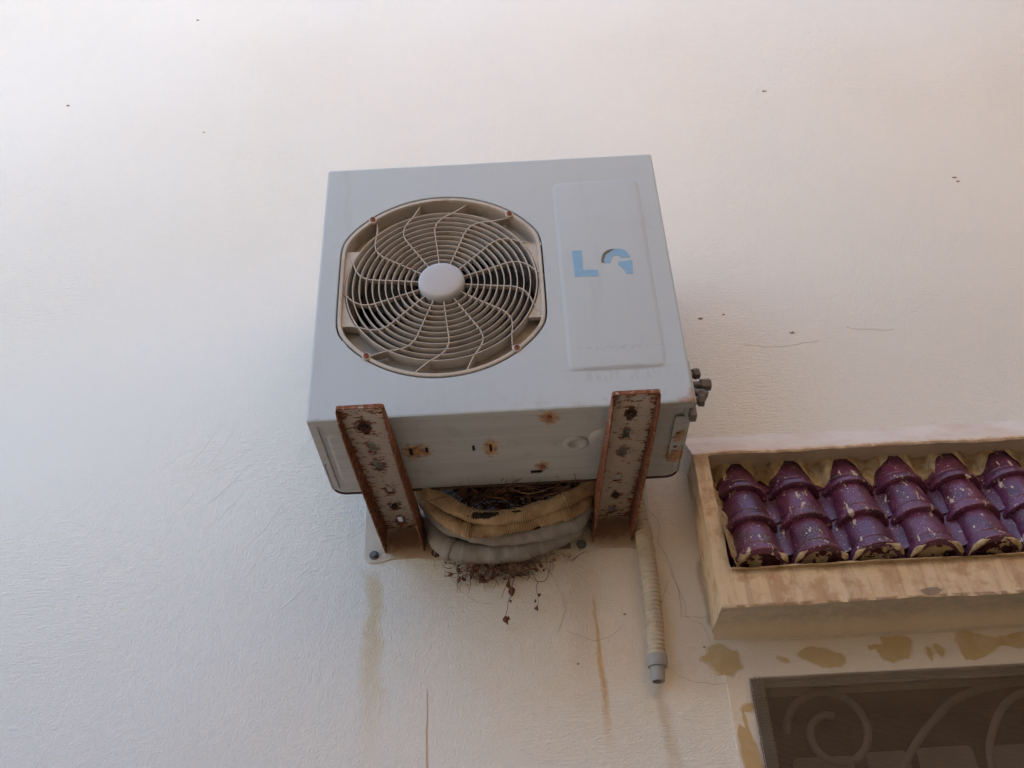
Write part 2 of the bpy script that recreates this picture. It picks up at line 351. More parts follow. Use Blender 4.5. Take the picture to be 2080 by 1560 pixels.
class MB:
    def __init__(s): s.v = []; s.f = []; s.uv = {}
    def add(s, vs, fs):
        o = len(s.v); s.v += [tuple(p) for p in vs]; s.f += [tuple(i + o for i in f) for f in fs]; return o
    def box(s, x0, x1, y0, y1, z0, z1):
        s.add([(x0,y0,z0),(x1,y0,z0),(x1,y1,z0),(x0,y1,z0),(x0,y0,z1),(x1,y0,z1),(x1,y1,z1),(x0,y1,z1)],
              [(0,3,2,1),(4,5,6,7),(0,1,5,4),(1,2,6,5),(2,3,7,6),(3,0,4,7)]); return s
    def tube(s, pts, rad, n=10, caps=True, uv=False):
        pts = [Vector(p) for p in pts]; N = len(pts)
        rad = rad if isinstance(rad, (list, tuple)) else [rad] * N
        t0 = (pts[1] - pts[0]).normalized(); a = t0.orthogonal().normalized(); o = len(s.v); L = 0
        for i, p in enumerate(pts):
            t = (pts[min(i+1, N-1)] - pts[max(i-1, 0)]).normalized()
            a = (a - t * a.dot(t)).normalized(); b = t.cross(a)
            if i: L += (p - pts[i-1]).length
            for k in range(n):
                th = 2 * math.pi * k / n
                if uv: s.uv[len(s.v)] = (L, k / n)
                s.v.append(tuple(p + (a * math.cos(th) + b * math.sin(th)) * rad[i]))
        for i in range(N - 1):
            for k in range(n):
                k2 = (k + 1) % n
                s.f.append((o+i*n+k, o+i*n+k2, o+(i+1)*n+k2, o+(i+1)*n+k))
        if caps:
            s.f.append(tuple(o + k for k in reversed(range(n)))); s.f.append(tuple(o + (N-1)*n + k for k in range(n)))
        return s
    def lathe(s, prof, c, axis, n=24):
        # prof: (radius, distance along axis)
        ax = Vector(axis).normalized(); a = ax.orthogonal().normalized(); b = ax.cross(a); c = Vector(c); o = len(s.v)
        for (r, h) in prof:
            for k in range(n):
                th = 2 * math.pi * k / n
                s.v.append(tuple(c + ax * h + (a * math.cos(th) + b * math.sin(th)) * r))
        for i in range(len(prof) - 1):
            for k in range(n):
                k2 = (k + 1) % n
                s.f.append((o+i*n+k, o+i*n+k2, o+(i+1)*n+k2, o+(i+1)*n+k))
        if prof[0][0] > 1e-6: s.f.append(tuple(o + k for k in reversed(range(n))))
        if prof[-1][0] > 1e-6: s.f.append(tuple(o + (len(prof)-1)*n + k for k in range(n)))
        return s
    def grid(s, fn, nu, nv):
        o = len(s.v)
        for j in range(nv + 1):
            for i in range(nu + 1): s.v.append(tuple(fn(i / nu, j / nv)))
        for j in range(nv):
            for i in range(nu):
                a = o + j*(nu+1) + i; s.f.append((a, a+1, a+nu+2, a+nu+1))
        return s
    def plate(s, outer, holes, to3, h):
        """sheet with holes; to3(u,v,w) maps to world, w = 0 front, h = back"""
        vs, tri, lid = tri2d(outer, holes); n = len(vs)
        o = len(s.v)
        s.v += [tuple(to3(u, v, 0.0)) for u, v in vs]
        s.f += [tuple(o + i for i in t) for t in tri]
        if h:
            s.v += [tuple(to3(u, v, h)) for u, v in vs]
            s.f += [tuple(o + n + i for i in reversed(t)) for t in tri]
            for lp in lid:
                for i in range(len(lp)):
                    a, b = lp[i], lp[(i+1) % len(lp)]; s.f.append((o+b, o+a, o+n+a, o+n+b))
        return s
    def build(s, name, mat, parent=None, smooth=False, bevel=0, weld=False, sharp=None):
        me = bpy.data.meshes.new(name); me.from_pydata(s.v, [], s.f)
        bm = bmesh.new(); bm.from_mesh(me)
        if weld: bmesh.ops.remove_doubles(bm, verts=bm.verts[:], dist=1e-5)
        bmesh.ops.recalc_face_normals(bm, faces=bm.faces[:])
        if bevel:
            es = [e for e in bm.edges if len(e.link_faces) == 2 and e.calc_face_angle() > 0.5]
            bmesh.ops.bevel(bm, geom=es, offset=bevel, segments=2, profile=0.6, affect='EDGES', clamp_overlap=True)
        bm.to_mesh(me); bm.free()
        if smooth:
            for p in me.polygons: p.use_smooth = True
            if sharp is not None: me.set_sharp_from_angle(angle=R(sharp))
        if s.uv:
            l = me.uv_layers.new(name="UVMap")
            for lp in me.loops:
                if lp.vertex_index in s.uv: l.data[lp.index].uv = s.uv[lp.vertex_index]
        me.materials.append(M[mat] if isinstance(mat, str) else mat)
        return link(name, me, parent)
def link(name, me, parent=None):
    o = bpy.data.objects.new(name, me); col.objects.link(o)
    if parent is not None: attach(o, parent)
    return o
def wloc(p):
    v = Vector((0, 0, 0))
    while p is not None: v += p.location; p = p.parent
    return v
def attach(o, parent):
    o.parent = parent; o.location = o.location - wloc(parent)      # mesh data stays in world coordinates
def empty(name, loc):
    o = bpy.data.objects.new(name, None); o.empty_display_size = 0.05; o.location = loc; col.objects.link(o); return o
def tag(o, label, cat, group=None):
    o["label"] = label; o["category"] = cat
    if group: o["group"] = group
    return o
def struct(o): o["kind"] = "structure"; return o
def rrect(x0, x1, y0, y1, r, n=6):
    out = []
    for cx, cy, a0 in ((x1-r, y0+r, -90), (x1-r, y1-r, 0), (x0+r, y1-r, 90), (x0+r, y0+r, 180)):
        for i in range(n + 1):
            a = R(a0 + 90 * i / n); out.append((cx + r * math.cos(a), cy + r * math.sin(a)))
    return out
def hexbolt(name, c, axis, r, h, mat, parent, washer=True, shank=0):
    m = MB()
    if washer: m.lathe([(r*1.45, 0), (r*1.45, h*0.18)], c, axis, 20)
    m.lathe([(r*0.98, h*0.19), (r, h*0.25), (r, h*0.85), (r*0.85, h)], c, axis, 6)
    if shank: m.lathe([(r*0.5, h), (r*0.5, h+shank*0.9), (r*0.4, h+shank)], c, axis, 12)
    return m.build(name, mat, parent)
def catmull(P, k=8):
    P = [Vector(p) for p in P]; Q = [P[0]*2-P[1]] + P + [P[-1]*2-P[-2]]; out = []
    for i in range(1, len(Q) - 2):
        a, b, c, d = Q[i-1:i+3]
        for j in range(k):
            t = j / k
            out.append(0.5 * ((2*b) + (c-a)*t + (2*a-5*b+4*c-d)*t*t + (3*b-3*c+d-a)*t**3))
    out.append(P[-1]); return out

# ------------------------------------------------------------------ setting: ground, wall, added unseen walls that shape the light
g_ = MB(); g_.add([(-60,-60,0),(60,-60,0),(60,60,0),(-60,60,0)], [(0,1,2,3)]); struct(g_.build("ground", 'ground'))
WX0, WX1, WZ0, WZ1 = 0.882, 2.24, 1.05, 2.186      # window opening
w = MB()
w.plate([(-7, 0), (4.2, 0), (4.2, 6.6), (-7, 6.6)], [[(WX0, WZ0), (WX1, WZ0), (WX1, WZ1), (WX0, WZ1)]], lambda u, v, d: (u, d, v), 0.25)
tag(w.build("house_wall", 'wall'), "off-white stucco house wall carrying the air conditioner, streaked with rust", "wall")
s_ = MB().box(2.75, 3.05, -7.0, -0.01, 0, 5.4); struct(s_.build("unseen_light_wall", 'opp'))  # unseen wall added on the right to cut sky and bounce warm light
s_ = MB().box(-0.6, 2.74, -3.4, -3.1, 0, 5.6); struct(s_.build("unseen_light_wall", 'opp'))  # unseen wall added opposite to block sky and tint the bounce
s_ = MB().box(-9.0, -0.61, -3.7, -3.4, 0, 2.75); struct(s_.build("unseen_sky_blocker", 'grey'))  # unseen low wall added to hide low sky from the lower left
#@@OBJECTS
s_ = MB()
def outline(pts, amp=0.002, seed=0, k=6):
    """closed irregular outline through a few points, in wall x / z"""
    P = [Vector((x, z, 0)) for x, z in pts]; n = len(P); out = []
    for i in range(n):
        a, b, c, d = P[i-1], P[i], P[(i+1) % n], P[(i+2) % n]
        for j in range(k):
            t = j / k; q = 0.5 * ((2*b) + (c-a)*t + (2*a-5*b+4*c-d)*t*t + (3*b-3*c+d-a)*t**3)
            h = noise.noise_vector(Vector((q.x*70 + seed, q.y*70, seed)))*1.6 + noise.noise_vector(Vector((q.x*260 + seed, q.y*260, seed)))*0.9
            out.append((q.x + h.x*amp, q.y + h.y*amp))
    return out
def ragged(cx, cz, rx, rz, seed, n=34, amp=0.35):
    out = []
    for i in range(n):
        a = 2*math.pi*i/n
        r = 1 + amp*(noise.noise(Vector((math.cos(a)*1.6+seed*3.1, math.sin(a)*1.6, seed))) + 0.5*noise.noise(Vector((math.cos(a)*5+seed, math.sin(a)*5, seed*2.0))))
        out.append((cx + rx*r*math.cos(a), cz + rz*r*math.sin(a)))
    return out
house = bpy.data.objects["house_wall"]
# mud dabs and dirt marks on the wall, hairline cracks
rnd = random.Random(3); M['mud'] = simple("dried_mud", (0.25, 0.19, 0.15), 0.95, 0.4, 300)
for i, (cx, cz, r) in enumerate(((-0.985, 4.165, 0.007), (1.155, 3.092, 0.008), (0.922, 3.155, 0.008), (1.742, 3.628, 0.008), (1.748, 3.612, 0.006), (1.262, 4.055, 0.008), (-0.62, 4.585, 0.006), (0.632, 2.345, 0.004), (0.795, 2.262, 0.004), (0.985, 3.165, 0.005), (0.52, 2.24, 0.004), (-0.52, 4.0, 0.004))):
    MB().plate(ragged(cx, cz, r*0.8, r*0.42, i+1, 16, 0.9), [], lambda u, v, d: (u, -0.0012 + d, v), 0.0014).build("mud_speck", 'mud', house)
def crack(pts, r):
    P = []
    for q in catmull([(x, 0, z) for x, z in pts], 10):
        h = noise.noise_vector(q*40.0); P.append((q.x + h.x*0.004, -0.0003, q.z + h.z*0.004))
    MB().tube(P, r, 4).build("crack", 'crack', house)
M['crack'] = simple("crack_dirt", (0.36, 0.27, 0.19), 0.9, 0.2)
crack([(0.76, 2.335), (0.80, 2.33), (0.815, 2.335)], 0.0004); crack([(0.50, 2.315), (0.56, 2.29), (0.60, 2.30), (0.625, 2.32)], 0.0004)
crack([(0.745, 2.44), (0.765, 2.37), (0.77, 2.33), (0.80, 2.31), (0.81, 2.27)], 0.0004); crack([(0.73, 2.2), (0.78, 2.185), (0.83, 2.18)], 0.0004)
crack([(1.02, 3.06), (1.1, 3.05), (1.22, 3.06)], 0.0003); crack([(1.30, 3.10), (1.36, 3.088), (1.42, 3.085)], 0.0003)
crack([(0.25, 2.45), (0.28, 2.41), (0.31, 2.39), (0.34, 2.385)], 0.0004)
crack([(0.465, 2.47), (0.49, 2.42), (0.50, 2.36), (0.48, 2.31)], 0.0004)
for k in range(16):     # long trowel scores, sweeping arcs
    x, z = rnd.uniform(-0.45, 0.0), rnd.uniform(2.36, 2.80); rr_ = rnd.uniform(0.25, 0.5); a0 = R(rnd.uniform(-80, -35)); da = rnd.uniform(0.06, 0.26)/rr_
    P = []
    for i in range(15):
        a = a0+da*i/14; q = Vector((x+rr_*(math.cos(a)-math.cos(a0)), 0, z+rr_*(math.sin(a)-math.sin(a0))))
        P.append((q.x, 0.0002+0.0004*noise.noise(q*60), q.z))
    MB().tube(P, [0.0003+0.0005*math.sin(math.pi*i/14) for i in range(15)], 5).build("trowel_score", 'wall', house)

# ------------------------------------------------------------------ window: surround, screen, iron scrolls, sashes
win = empty("window", (1.56, 0, WZ0))
tag(win, "window under the tiled hood with brown insect screen and scrolled iron grille", "window")
SX0, SX1, SZ0, SZ1 = 0.828, 2.30, 0.99, 2.268
def dense(P, st=0.02):
    out = []
    for i in range(len(P)):
        a, b = Vector(P[i]), Vector(P[(i+1) % len(P)]); k = max(1, int((b-a).length/st)); out += [tuple(a.lerp(b, j/k)) for j in range(k)]
    return out
MB().plate(dense([(SX0, SZ0), (SX1, SZ0), (SX1, SZ1), (SX0, SZ1)]), [[(WX0, WZ0), (WX1, WZ0), (WX1, WZ1), (WX0, WZ1)]], lambda u, v, d: (u+0.003*noise.noise(Vector((u*8, v*8, 0))), -0.0035 + d, v+0.003*noise.noise(Vector((u*8, v*8, 5)))), 0.01).build("surround", 'surround', win, bevel=0.0015)
M['filler'] = simple("ochre_filler", (0.50, 0.355, 0.18), 0.95, 0.15, 24, bump=0.5, spec=0.2, dirt=(0.60, 0.47, 0.32))
pats = [outline([(0.784, 2.237), (0.80, 2.246), (0.809, 2.262), (0.832, 2.264), (0.845, 2.254), (0.864, 2.248), (0.864, 2.232), (0.868, 2.216), (0.857, 2.207), (0.843, 2.196), (0.828, 2.203), (0.815, 2.203), (0.806, 2.218)], 0.003, 1),
        outline([(0.99, 2.232), (1.01, 2.247), (1.05, 2.243), (1.086, 2.226), (1.08, 2.205), (1.05, 2.203), (1.01, 2.217)], 0.003, 2),
        outline([(1.142, 2.246), (1.175, 2.247), (1.178, 2.263), (1.235, 2.256), (1.225, 2.218), (1.185, 2.206), (1.165, 2.22), (1.16, 2.235), (1.145, 2.236)], 0.003, 3),
        outline([(1.335, 2.257), (1.362, 2.266), (1.40, 2.25), (1.43, 2.25), (1.48, 2.258), (1.50, 2.235), (1.46, 2.222), (1.42, 2.23), (1.39, 2.208), (1.345, 2.204), (1.338, 2.225)], 0.003, 4),
        outline([(1.60, 2.25), (1.66, 2.26), (1.70, 2.235), (1.65, 2.21), (1.61, 2.22)], 0.003, 5),
        outline([(0.836, 2.085), (0.85, 2.088), (0.848, 2.12), (0.857, 2.112), (0.864, 2.06), (0.876, 2.0), (0.872, 1.95), (0.856, 1.93), (0.842, 1.98)], 0.003, 6),
        outline([(0.852, 2.128), (0.872, 2.137), (0.878, 2.128), (0.864, 2.118)], 0.002, 7),
        outline([(0.945, 2.232), (0.965, 2.227), (0.968, 2.218), (0.95, 2.222)], 0.002, 8),
        outline([(1.265, 2.234), (1.275, 2.23), (1.272, 2.205), (1.264, 2.215)], 0.002, 9), outline([(1.283, 2.24), (1.30, 2.232), (1.294, 2.212), (1.286, 2.222)], 0.002, 10)]
M['wash'] = simple("thin_filler_wash", (0.60, 0.485, 0.345), 0.95, 0.12, 26, bump=0.4, spec=0.2)
for P in pats:
    cx = sum(p[0] for p in P)/len(P); cz = sum(p[1] for p in P)/len(P)
    W = [(x+(x-cx)/math.hypot(x-cx, z-cz)*(0.004+0.005*noise.noise(Vector((x*60, z*60, 8)))), z+(z-cz)/math.hypot(x-cx, z-cz)*(0.003+0.004*noise.noise(Vector((x*60, z*60, 12))))) for x, z in P]
    MB().plate(W, [], lambda u, v, d: (u, -0.0042 + d, v), 0.0042).build("filler_edge", 'wash', win)
    MB().plate(P, [], lambda u, v, d: (u, -0.0047 + d, v), 0.0047).build("filler_patch", 'filler', win)
# reveal lining is the wall's own thickness; sashes 12 cm in
MB().plate([(WX0+.001, WZ0+.001), (WX1-.001, WZ0+.001), (WX1-.001, WZ1-.001), (WX0+.001, WZ1-.001)],
           [rrect(WX0+.05, 1.54, WZ0+.05, WZ1-.05, 0.002, 1), rrect(1.58, WX1-.05, WZ0+.05, WZ1-.05, 0.002, 1)], lambda u, v, d: (u, 0.13 + d, v), 0.04).build("window_frame", 'frame', win, bevel=0.002)
for (a, b) in ((WX0+.05, 1.54), (1.58, WX1-.05)):
    MB().box(a+.0005, b-.0005, 0.148, 0.154, WZ0+.0505, WZ1-.0505).build("pane", 'glass', win)
for (a, b, z) in ((0.97, 1.10, 2.055), (1.13, 1.22, 2.06), (1.24, 1.36, 2.063), (1.40, 1.52, 2.06), (1.62, 1.8, 2.06), (1.83, 2.1, 2.06)):
    MB().plate(rrect(a, b, 1.15, z, 0.012, 3), [], lambda u, v, d: (u, 0.138 + d, v), 0.004).build("pale_panel", 'palegrey', win)  # flat pale rectangles just in front of the panes
MB().box(WX0-0.05, WX1+0.05, 0.40, 0.42, WZ0-0.05, WZ1+0.05).build("room_back", 'dark', win)
def spiral(cx, cz, r0, r1, a0, a1, n=48):
    return [(cx + (r0+(r1-r0)*i/n)*math.cos(a0+(a1-a0)*i/n), 0.075, cz + (r0+(r1-r0)*i/n)*math.sin(a0+(a1-a0)*i/n)) for i in range(n+1)]
def scroll(pts): MB().tube(pts, 0.0085, 8).build("scroll", 'iron', win, smooth=True)
scroll(spiral(1.052, 2.088, 0.098, 0.034, R(178), R(-285)))
scroll(catmull([(1.13, 0.075, 1.93), (1.20, 0.075, 2.035), (1.274, 0.075, 2.106), (1.352, 0.075, 2.154), (1.49, 0.075, 2.172), (1.60, 0.075, 2.14)], 10))
scroll(catmull([(1.36, 0.075, 1.90), (1.362, 0.075, 2.0), (1.378, 0.075, 2.06), (1.43, 0.075, 2.128), (1.49, 0.075, 2.150), (1.55, 0.075, 2.11), (1.56, 0.075, 2.05)], 10))
scroll(spiral(1.62, 2.05, 0.03, 0.08, R(80), R(510)))
scroll(spiral(1.95, 2.0, 0.03, 0.15, R(80), R(510)))
for zz in (1.2, 1.7): MB().tube([(WX0, 0.075, zz), (WX1, 0.075, zz)], 0.008, 8).build("grille_bar", 'iron', win, smooth=True)
# insect screen: woven wires, a little slack, folded strip along the edge
scr = MB(); P0 = 0.0023
def sag(x, z): return -0.0085 - 0.004*(1+noise.noise(Vector((x*4, z*5, 0)))) * min(1, (x-WX0+0.02)*12) * min(1, (WZ1+0.01-z)*12)
nx = int((WX1+0.01-(WX0-0.004))/P0); nz_ = int((WZ1+0.004-1.30)/P0)
for i in range(nx):
    x = WX0-0.004+i*P0; vs = []
    K = 14
    for j in range(K+1):
        z = 1.30+(WZ1+0.003-1.30)*j/K; y = sag(x, z); vs += [(x-0.00035, y, z), (x+0.00035, y, z)]
    scr.add(vs, [(2*j, 2*j+1, 2*j+3, 2*j+2) for j in range(K)])
for i in range(nz_):
    z = 1.30+i*P0; vs = []; K = 18
    for j in range(K+1):
        x = WX0-0.004+(WX1+0.014-WX0)*j/K; y = sag(x, z)-0.0003; vs += [(x, y, z-0.0004), (x, y, z+0.0004)]
    scr.add(vs, [(2*j, 2*j+1, 2*j+3, 2*j+2) for j in range(K)])
so = scr.build("insect_screen", 'wire', win); so["kind"] = "stuff"
M['wire2'] = simple("folded_screen_wire", (0.17, 0.135, 0.10), 0.7, 0.3, 20)
fold = MB(); fr = random.Random(9); PF = 0.0031
def fy2(x, z): return -0.0150-0.003*noise.noise(Vector((x*30, z*14, 3)))
for i in range(9):                                   # doubled edge down the left side
    x = 0.8765+i*PF; z0 = 1.30; z1 = 2.186+0.004*fr.random()-(0.012*fr.random() if i < 2 else 0); vs = []; K = 40
    for j in range(K+1):
        z = z0+(z1-z0)*j/K; xx = x+0.0022*noise.noise(Vector((z*18, 0, 1)))+0.0012*noise.noise(Vector((z*70, i, 1))); vs += [(xx-0.0006, fy2(xx, z), z), (xx+0.0006, fy2(xx, z), z)]
    fold.add(vs, [(2*j, 2*j+1, 2*j+3, 2*j+2) for j in range(K)])
for i in range(285):
    z = 1.302+i*PF; xa = 0.8755+0.0022*noise.noise(Vector((z*18, 0, 1)))-0.003*fr.random(); xb = 0.9035+0.003*fr.random(); vs = []
    for j in range(5):
        x = xa+(xb-xa)*j/4; vs += [(x, fy2(x, z)-0.0004, z-0.0005), (x, fy2(x, z)-0.0004, z+0.0005)]
    fold.add(vs, [(2*j, 2*j+1, 2*j+3, 2*j+2) for j in range(4)])
for i in range(8):                                   # doubled edge along the top
    z = 2.163+i*PF; vs = []; K = 60
    for j in range(K+1):
        x = 0.905+(2.235-0.905)*j/K; zz = z+0.002*noise.noise(Vector((x*9, i*0.3, 2))); vs += [(x, fy2(x, zz)-0.0004, zz-0.0006), (x, fy2(x, zz)-0.0004, zz+0.0006)]
    fold.add(vs, [(2*j, 2*j+1, 2*j+3, 2*j+2) for j in range(K)])
fo = fold.build("screen_hem", 'wire2', win); fo["kind"] = "stuff"
# ------------------------------------------------------------------ tiled hood over the window
hood = empty("window_hood", (1.62, 0, 2.304))
tag(hood, "plastered window hood with stained cream frame and maroon glazed roof tiles", "hood")
HX0, HX1 = 0.818, 2.42
def fy(z): return -0.104 - 0.040*(2.682-z)/0.390
IX0, IX1, IZ0, IZ1 = 0.852, HX1-0.036, 2.384, 2.676
hb = MB()
def quad(p00, p10, p11, p01, step=0.012):
    p00, p10, p11, p01 = map(Vector, (p00, p10, p11, p01))
    nu = max(1, round(max((p10-p00).length, (p11-p01).length)/step)); nv = max(1, round(max((p01-p00).length, (p11-p10).length)/step))
    hb.grid(lambda u, v: (p00*(1-u)+p10*u)*(1-v)+(p01*(1-u)+p11*u)*v, nu, nv)
def fp(x, z): return (x, fy(z), z)
# front frame: left and right strips, thin top edge, fascia
quad(fp(HX0, IZ0), fp(IX0, IZ0), fp(IX0, IZ1), fp(HX0, IZ1)); quad(fp(IX1, IZ0), fp(HX1, IZ0), fp(HX1, IZ1), fp(IX1, IZ1))
quad(fp(HX0, IZ1), fp(IX0, IZ1), fp(IX0, 2.682), fp(HX0, 2.682)); quad(fp(IX0, IZ1), fp(IX1, IZ1), fp(IX1, 2.682), fp(IX0, 2.682)); quad(fp(IX1, IZ1), fp(HX1, IZ1), fp(HX1, 2.682), fp(IX1, 2.682))
quad(fp(HX0, 2.292), fp(IX0, 2.292), fp(IX0, IZ0), fp(HX0, IZ0)); quad(fp(IX0, 2.292), fp(IX1, 2.292), fp(IX1, IZ0), fp(IX0, IZ0)); quad(fp(IX1, 2.292), fp(HX1, 2.292), fp(HX1, IZ0), fp(IX1, IZ0))
# top slope back to the wall, niche soffit, niche sides, niche back, sill
quad(fp(HX0, 2.682), fp(HX1, 2.682), (HX1, 0.004, 2.791), (HX0, 0.004, 2.791))
YB = -0.004
quad(fp(IX0, IZ1), fp(IX1, IZ1), (IX1, YB, IZ1), (IX0, YB, IZ1)); quad((IX0, YB, IZ0), (IX1, YB, IZ0), (IX1, YB, IZ1), (IX0, YB, IZ1))
quad(fp(IX0, IZ0), fp(IX0, IZ1), (IX0, YB, IZ1), (IX0, YB, IZ0)); quad(fp(IX1, IZ0), fp(IX1, IZ1), (IX1, YB, IZ1), (IX1, YB, IZ0))
quad(fp(IX0, IZ0), fp(IX1, IZ0), (IX1, YB, IZ0), (IX0, YB, IZ0))
# ends and coved underside
def und(t): return 2.292 + 0.003*t - 0.022*max(0.0, (t-0.55)/0.45)**2
for x in (HX0, HX1):
    hb.grid(lambda u, v, x=x: (x, 0.004+(fy(und(1-u)+(2.682-und(1-u))*v)-0.004)*u, und(1-u)+((2.791+(2.682-2.791)*u)-und(1-u))*v), 14, 40)
hb.grid(lambda u, v: (HX0+(HX1-HX0)*u, fy(2.292)+(0.004-fy(2.292))*v, und(v)), 128, 14)
for i, p in enumerate(hb.v):
    if p[1] > 0.002: continue
    q = Vector(p); h = noise.noise_vector(q*7)*0.0045 + noise.noise_vector(q*30)*0.0024 + noise.noise_vector(q*75)*0.001
    hb.v[i] = (p[0]+h.x, p[1]+h.y, p[2]+h.z)
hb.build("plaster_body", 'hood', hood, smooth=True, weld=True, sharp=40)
# tiles: s runs down the slope, n away from it
S0 = Vector((0, -0.010, 2.668)); S1 = Vector((0, -0.118, 2.384)); SD = (S1-S0).normalized(); SL = (S1-S0).length
NN = Vector((0, SD.z, -SD.y)); NN = NN if NN.y < 0 else -NN
EXP = SL/3.0
NS = 0.98
def cap_mesh(r_lo=0.0565, r_up=0.0430, L=None):
    L = L or EXP+0.022; m = MB(); n = 18
    # outer section along s (0 = lower end), collar and groove, then inner face
    prof = [(0.0, 0.0420), (0.0, 0.0565), (0.0015, 0.0586), (0.006, 0.0594), (0.0125, 0.0586), (0.0165, 0.0535), (0.0185, 0.0517), (0.0270, 0.0512), (0.0285, 0.0490), (0.0305, 0.0490), (0.0325, 0.0505), (0.07, 0.0478), (L, 0.0430), (L, 0.033)]
    def pt(i, j):
        s, r = prof[j]; th = math.pi*(i/n)
        wob = 1+0.012*noise.noise(Vector((math.cos(th)*3, math.sin(th)*3, s*30)))
        return Vector((r*wob*math.cos(th), 0, 0)) + NN*(r*NS*wob*math.sin(th)) - SD*s
    o = 0
    for j in range(len(prof)):
        for i in range(n+1): m.v.append(tuple(pt(i, j)))
    for j in range(len(prof)-1):
        for i in range(n):
            a = j*(n+1)+i; m.f.append((a, a+1, a+n+2, a+n+1))
    return m
cm = None; PITCHX = 0.1237; V0 = 0.861; NC = 12
pm = None
rt_ = random.Random(11)
for c_ in range(NC):
    cx = V0 + PITCHX*(c_+0.5)
    for k in range(3):
        if cm is None:
            tile = cap_mesh().build("cap_tile", 'glaze', None, smooth=True, sharp=38); cm = tile.data
        else: tile = link("cap_tile", cm)
        tile.location = S0 + SD*(EXP*(k+1)-0.004) + Vector((cx+rt_.uniform(-.0015, .0015), 0, 0)) + NN*(0.0028*(2-k)*0+rt_.uniform(-.001, .001))
        tile.rotation_euler = (rt_.uniform(-.012, .012), rt_.uniform(-.02, .02), rt_.uniform(-.012, .012))
        attach(tile, hood)
for c_ in range(NC+1):
    for k in range(3):
        if pm is None:
            m = MB(); L = EXP+0.012
            def pp(u, v):
                x = -0.022+0.044*u; th = (u-0.5)*2
                return Vector((x, 0, 0)) + NN*(0.010*th*th+0.002+0.005*(1-v)) - SD*(L*v)
            m.grid(pp, 8, 3); o = len(m.v)
            m.grid(lambda u, v: pp(u, 0) - NN*0.007*v, 8, 1)
            pan = m.build("pan_tile", 'pan_glaze', None, smooth=True, weld=True, sharp=40); pm = pan.data
        else: pan = link("pan_tile", pm)
        pan.location = S0 + SD*(EXP*(k+1)-0.03) + Vector((V0+PITCHX*c_ - (0.004 if c_ else -0.01), 0, 0)); attach(pan, hood)
# mortar: plugs in the lowest tile ends, bedding under the tiles, dabs along the top and down the first column
for c_ in range(NC):
    cx = V0 + PITCHX*(c_+0.5); m = MB(); n = 16; base = S0 + SD*(SL-0.009) + Vector((cx, 0, 0))
    def plug(u, v):
        th = math.pi*u; r = 0.052*v
        return base + Vector((r*math.cos(th), 0, 0)) + NN*(r*NS*math.sin(th)) + SD*(0.005*noise.noise(Vector((c_*3+u*4, v*4, 0)))+0.003*(1-v))
    m.grid(plug, n, 6); m.build("mortar_plug", 'pmortar', hood, smooth=True)
    # smear of cream mortar along the lower rim
    m = MB(); a0 = rt_.uniform(0.02, 0.1); a1 = rt_.uniform(0.22, 0.48)
    for (ua, ub) in ((a0, a1), (rt_.uniform(0.6, 0.75), 0.98)):
        P = []; rr = []
        for i in range(13):
            u = ua+(ub-ua)*i/12; th = math.pi*u; r = 0.0545+0.002*noise.noise(Vector((u*9, c_, 1)))
            P.append(S0+SD*(SL-0.0035+0.002*noise.noise(Vector((u*7, c_, 4))))+Vector((cx+r*math.cos(th), 0, 0))+NN*(r*NS*math.sin(th)))
            rr.append(max(0.0012, 0.0062*math.sin(math.pi*min(1, (i+0.5)/12))*(1+0.6*noise.noise(Vector((u*12, c_*2, 7))))))
        MB().tube(P, rr, 7).build("mortar_smear", 'mortar', hood, smooth=True)
bed = MB()
bed.grid(lambda u, v: Vector((IX0+(IX1-IX0)*u, 0, 0)) + (S0+SD*(SL+0.004))*1.0 + Vector((0, 0.012-0.040*v+0.004*noise.noise(Vector((u*60, v*3, 0))), -0.004+0.012*(1-v)*abs(noise.noise(Vector((u*40, 3, 1)))))), 160, 5)
bed.build("mortar_bed", 'mortar', hood, smooth=True)
topm = MB()
def topf(u, v):
    x = IX0+(IX1-IX0)*u; ph = ((x-V0)/PITCHX) % 1.0; dx = (ph-0.5)*PITCHX
    hc = NS*math.sqrt(max(0.0, 0.0500**2-dx*dx)); val = min(1.0, abs(dx)/0.058)
    dep = 0.008+0.105*val**1.25*(0.62+0.7*noise.noise(Vector((x*26, 0, 3))))+0.010*noise.noise(Vector((x*75, 1, 3)))
    dep = max(0.006, dep)
    n_ = max(hc, 0.010)+0.004*(1-v)+0.018*(1-v)**2+0.002*noise.noise(Vector((x*50, v*6, 9)))+0.001
    return S0 + Vector((x, 0, 0)) + SD*(dep*v-0.004) + NN*n_
topm.grid(topf, 420, 8); topm.build("mortar_fillet", 'mortar', hood, smooth=True)
side = MB()
def sidef(u, v):
    wdt = 0.032+0.018*noise.noise(Vector((v*9, 2, 5)))+0.008*noise.noise(Vector((v*40, 2, 5)))
    return S0 + SD*(SL*1.03*v) + Vector((IX0-0.002+wdt*u, 0, 0)) + NN*(0.042*(1-u)**1.5+0.012-0.006*u+0.003*noise.noise(Vector((u*4, v*30, 1))))
side.grid(sidef, 6, 60); side.build("mortar_fillet", 'mortar', hood, smooth=True)
rs = random.Random(21)
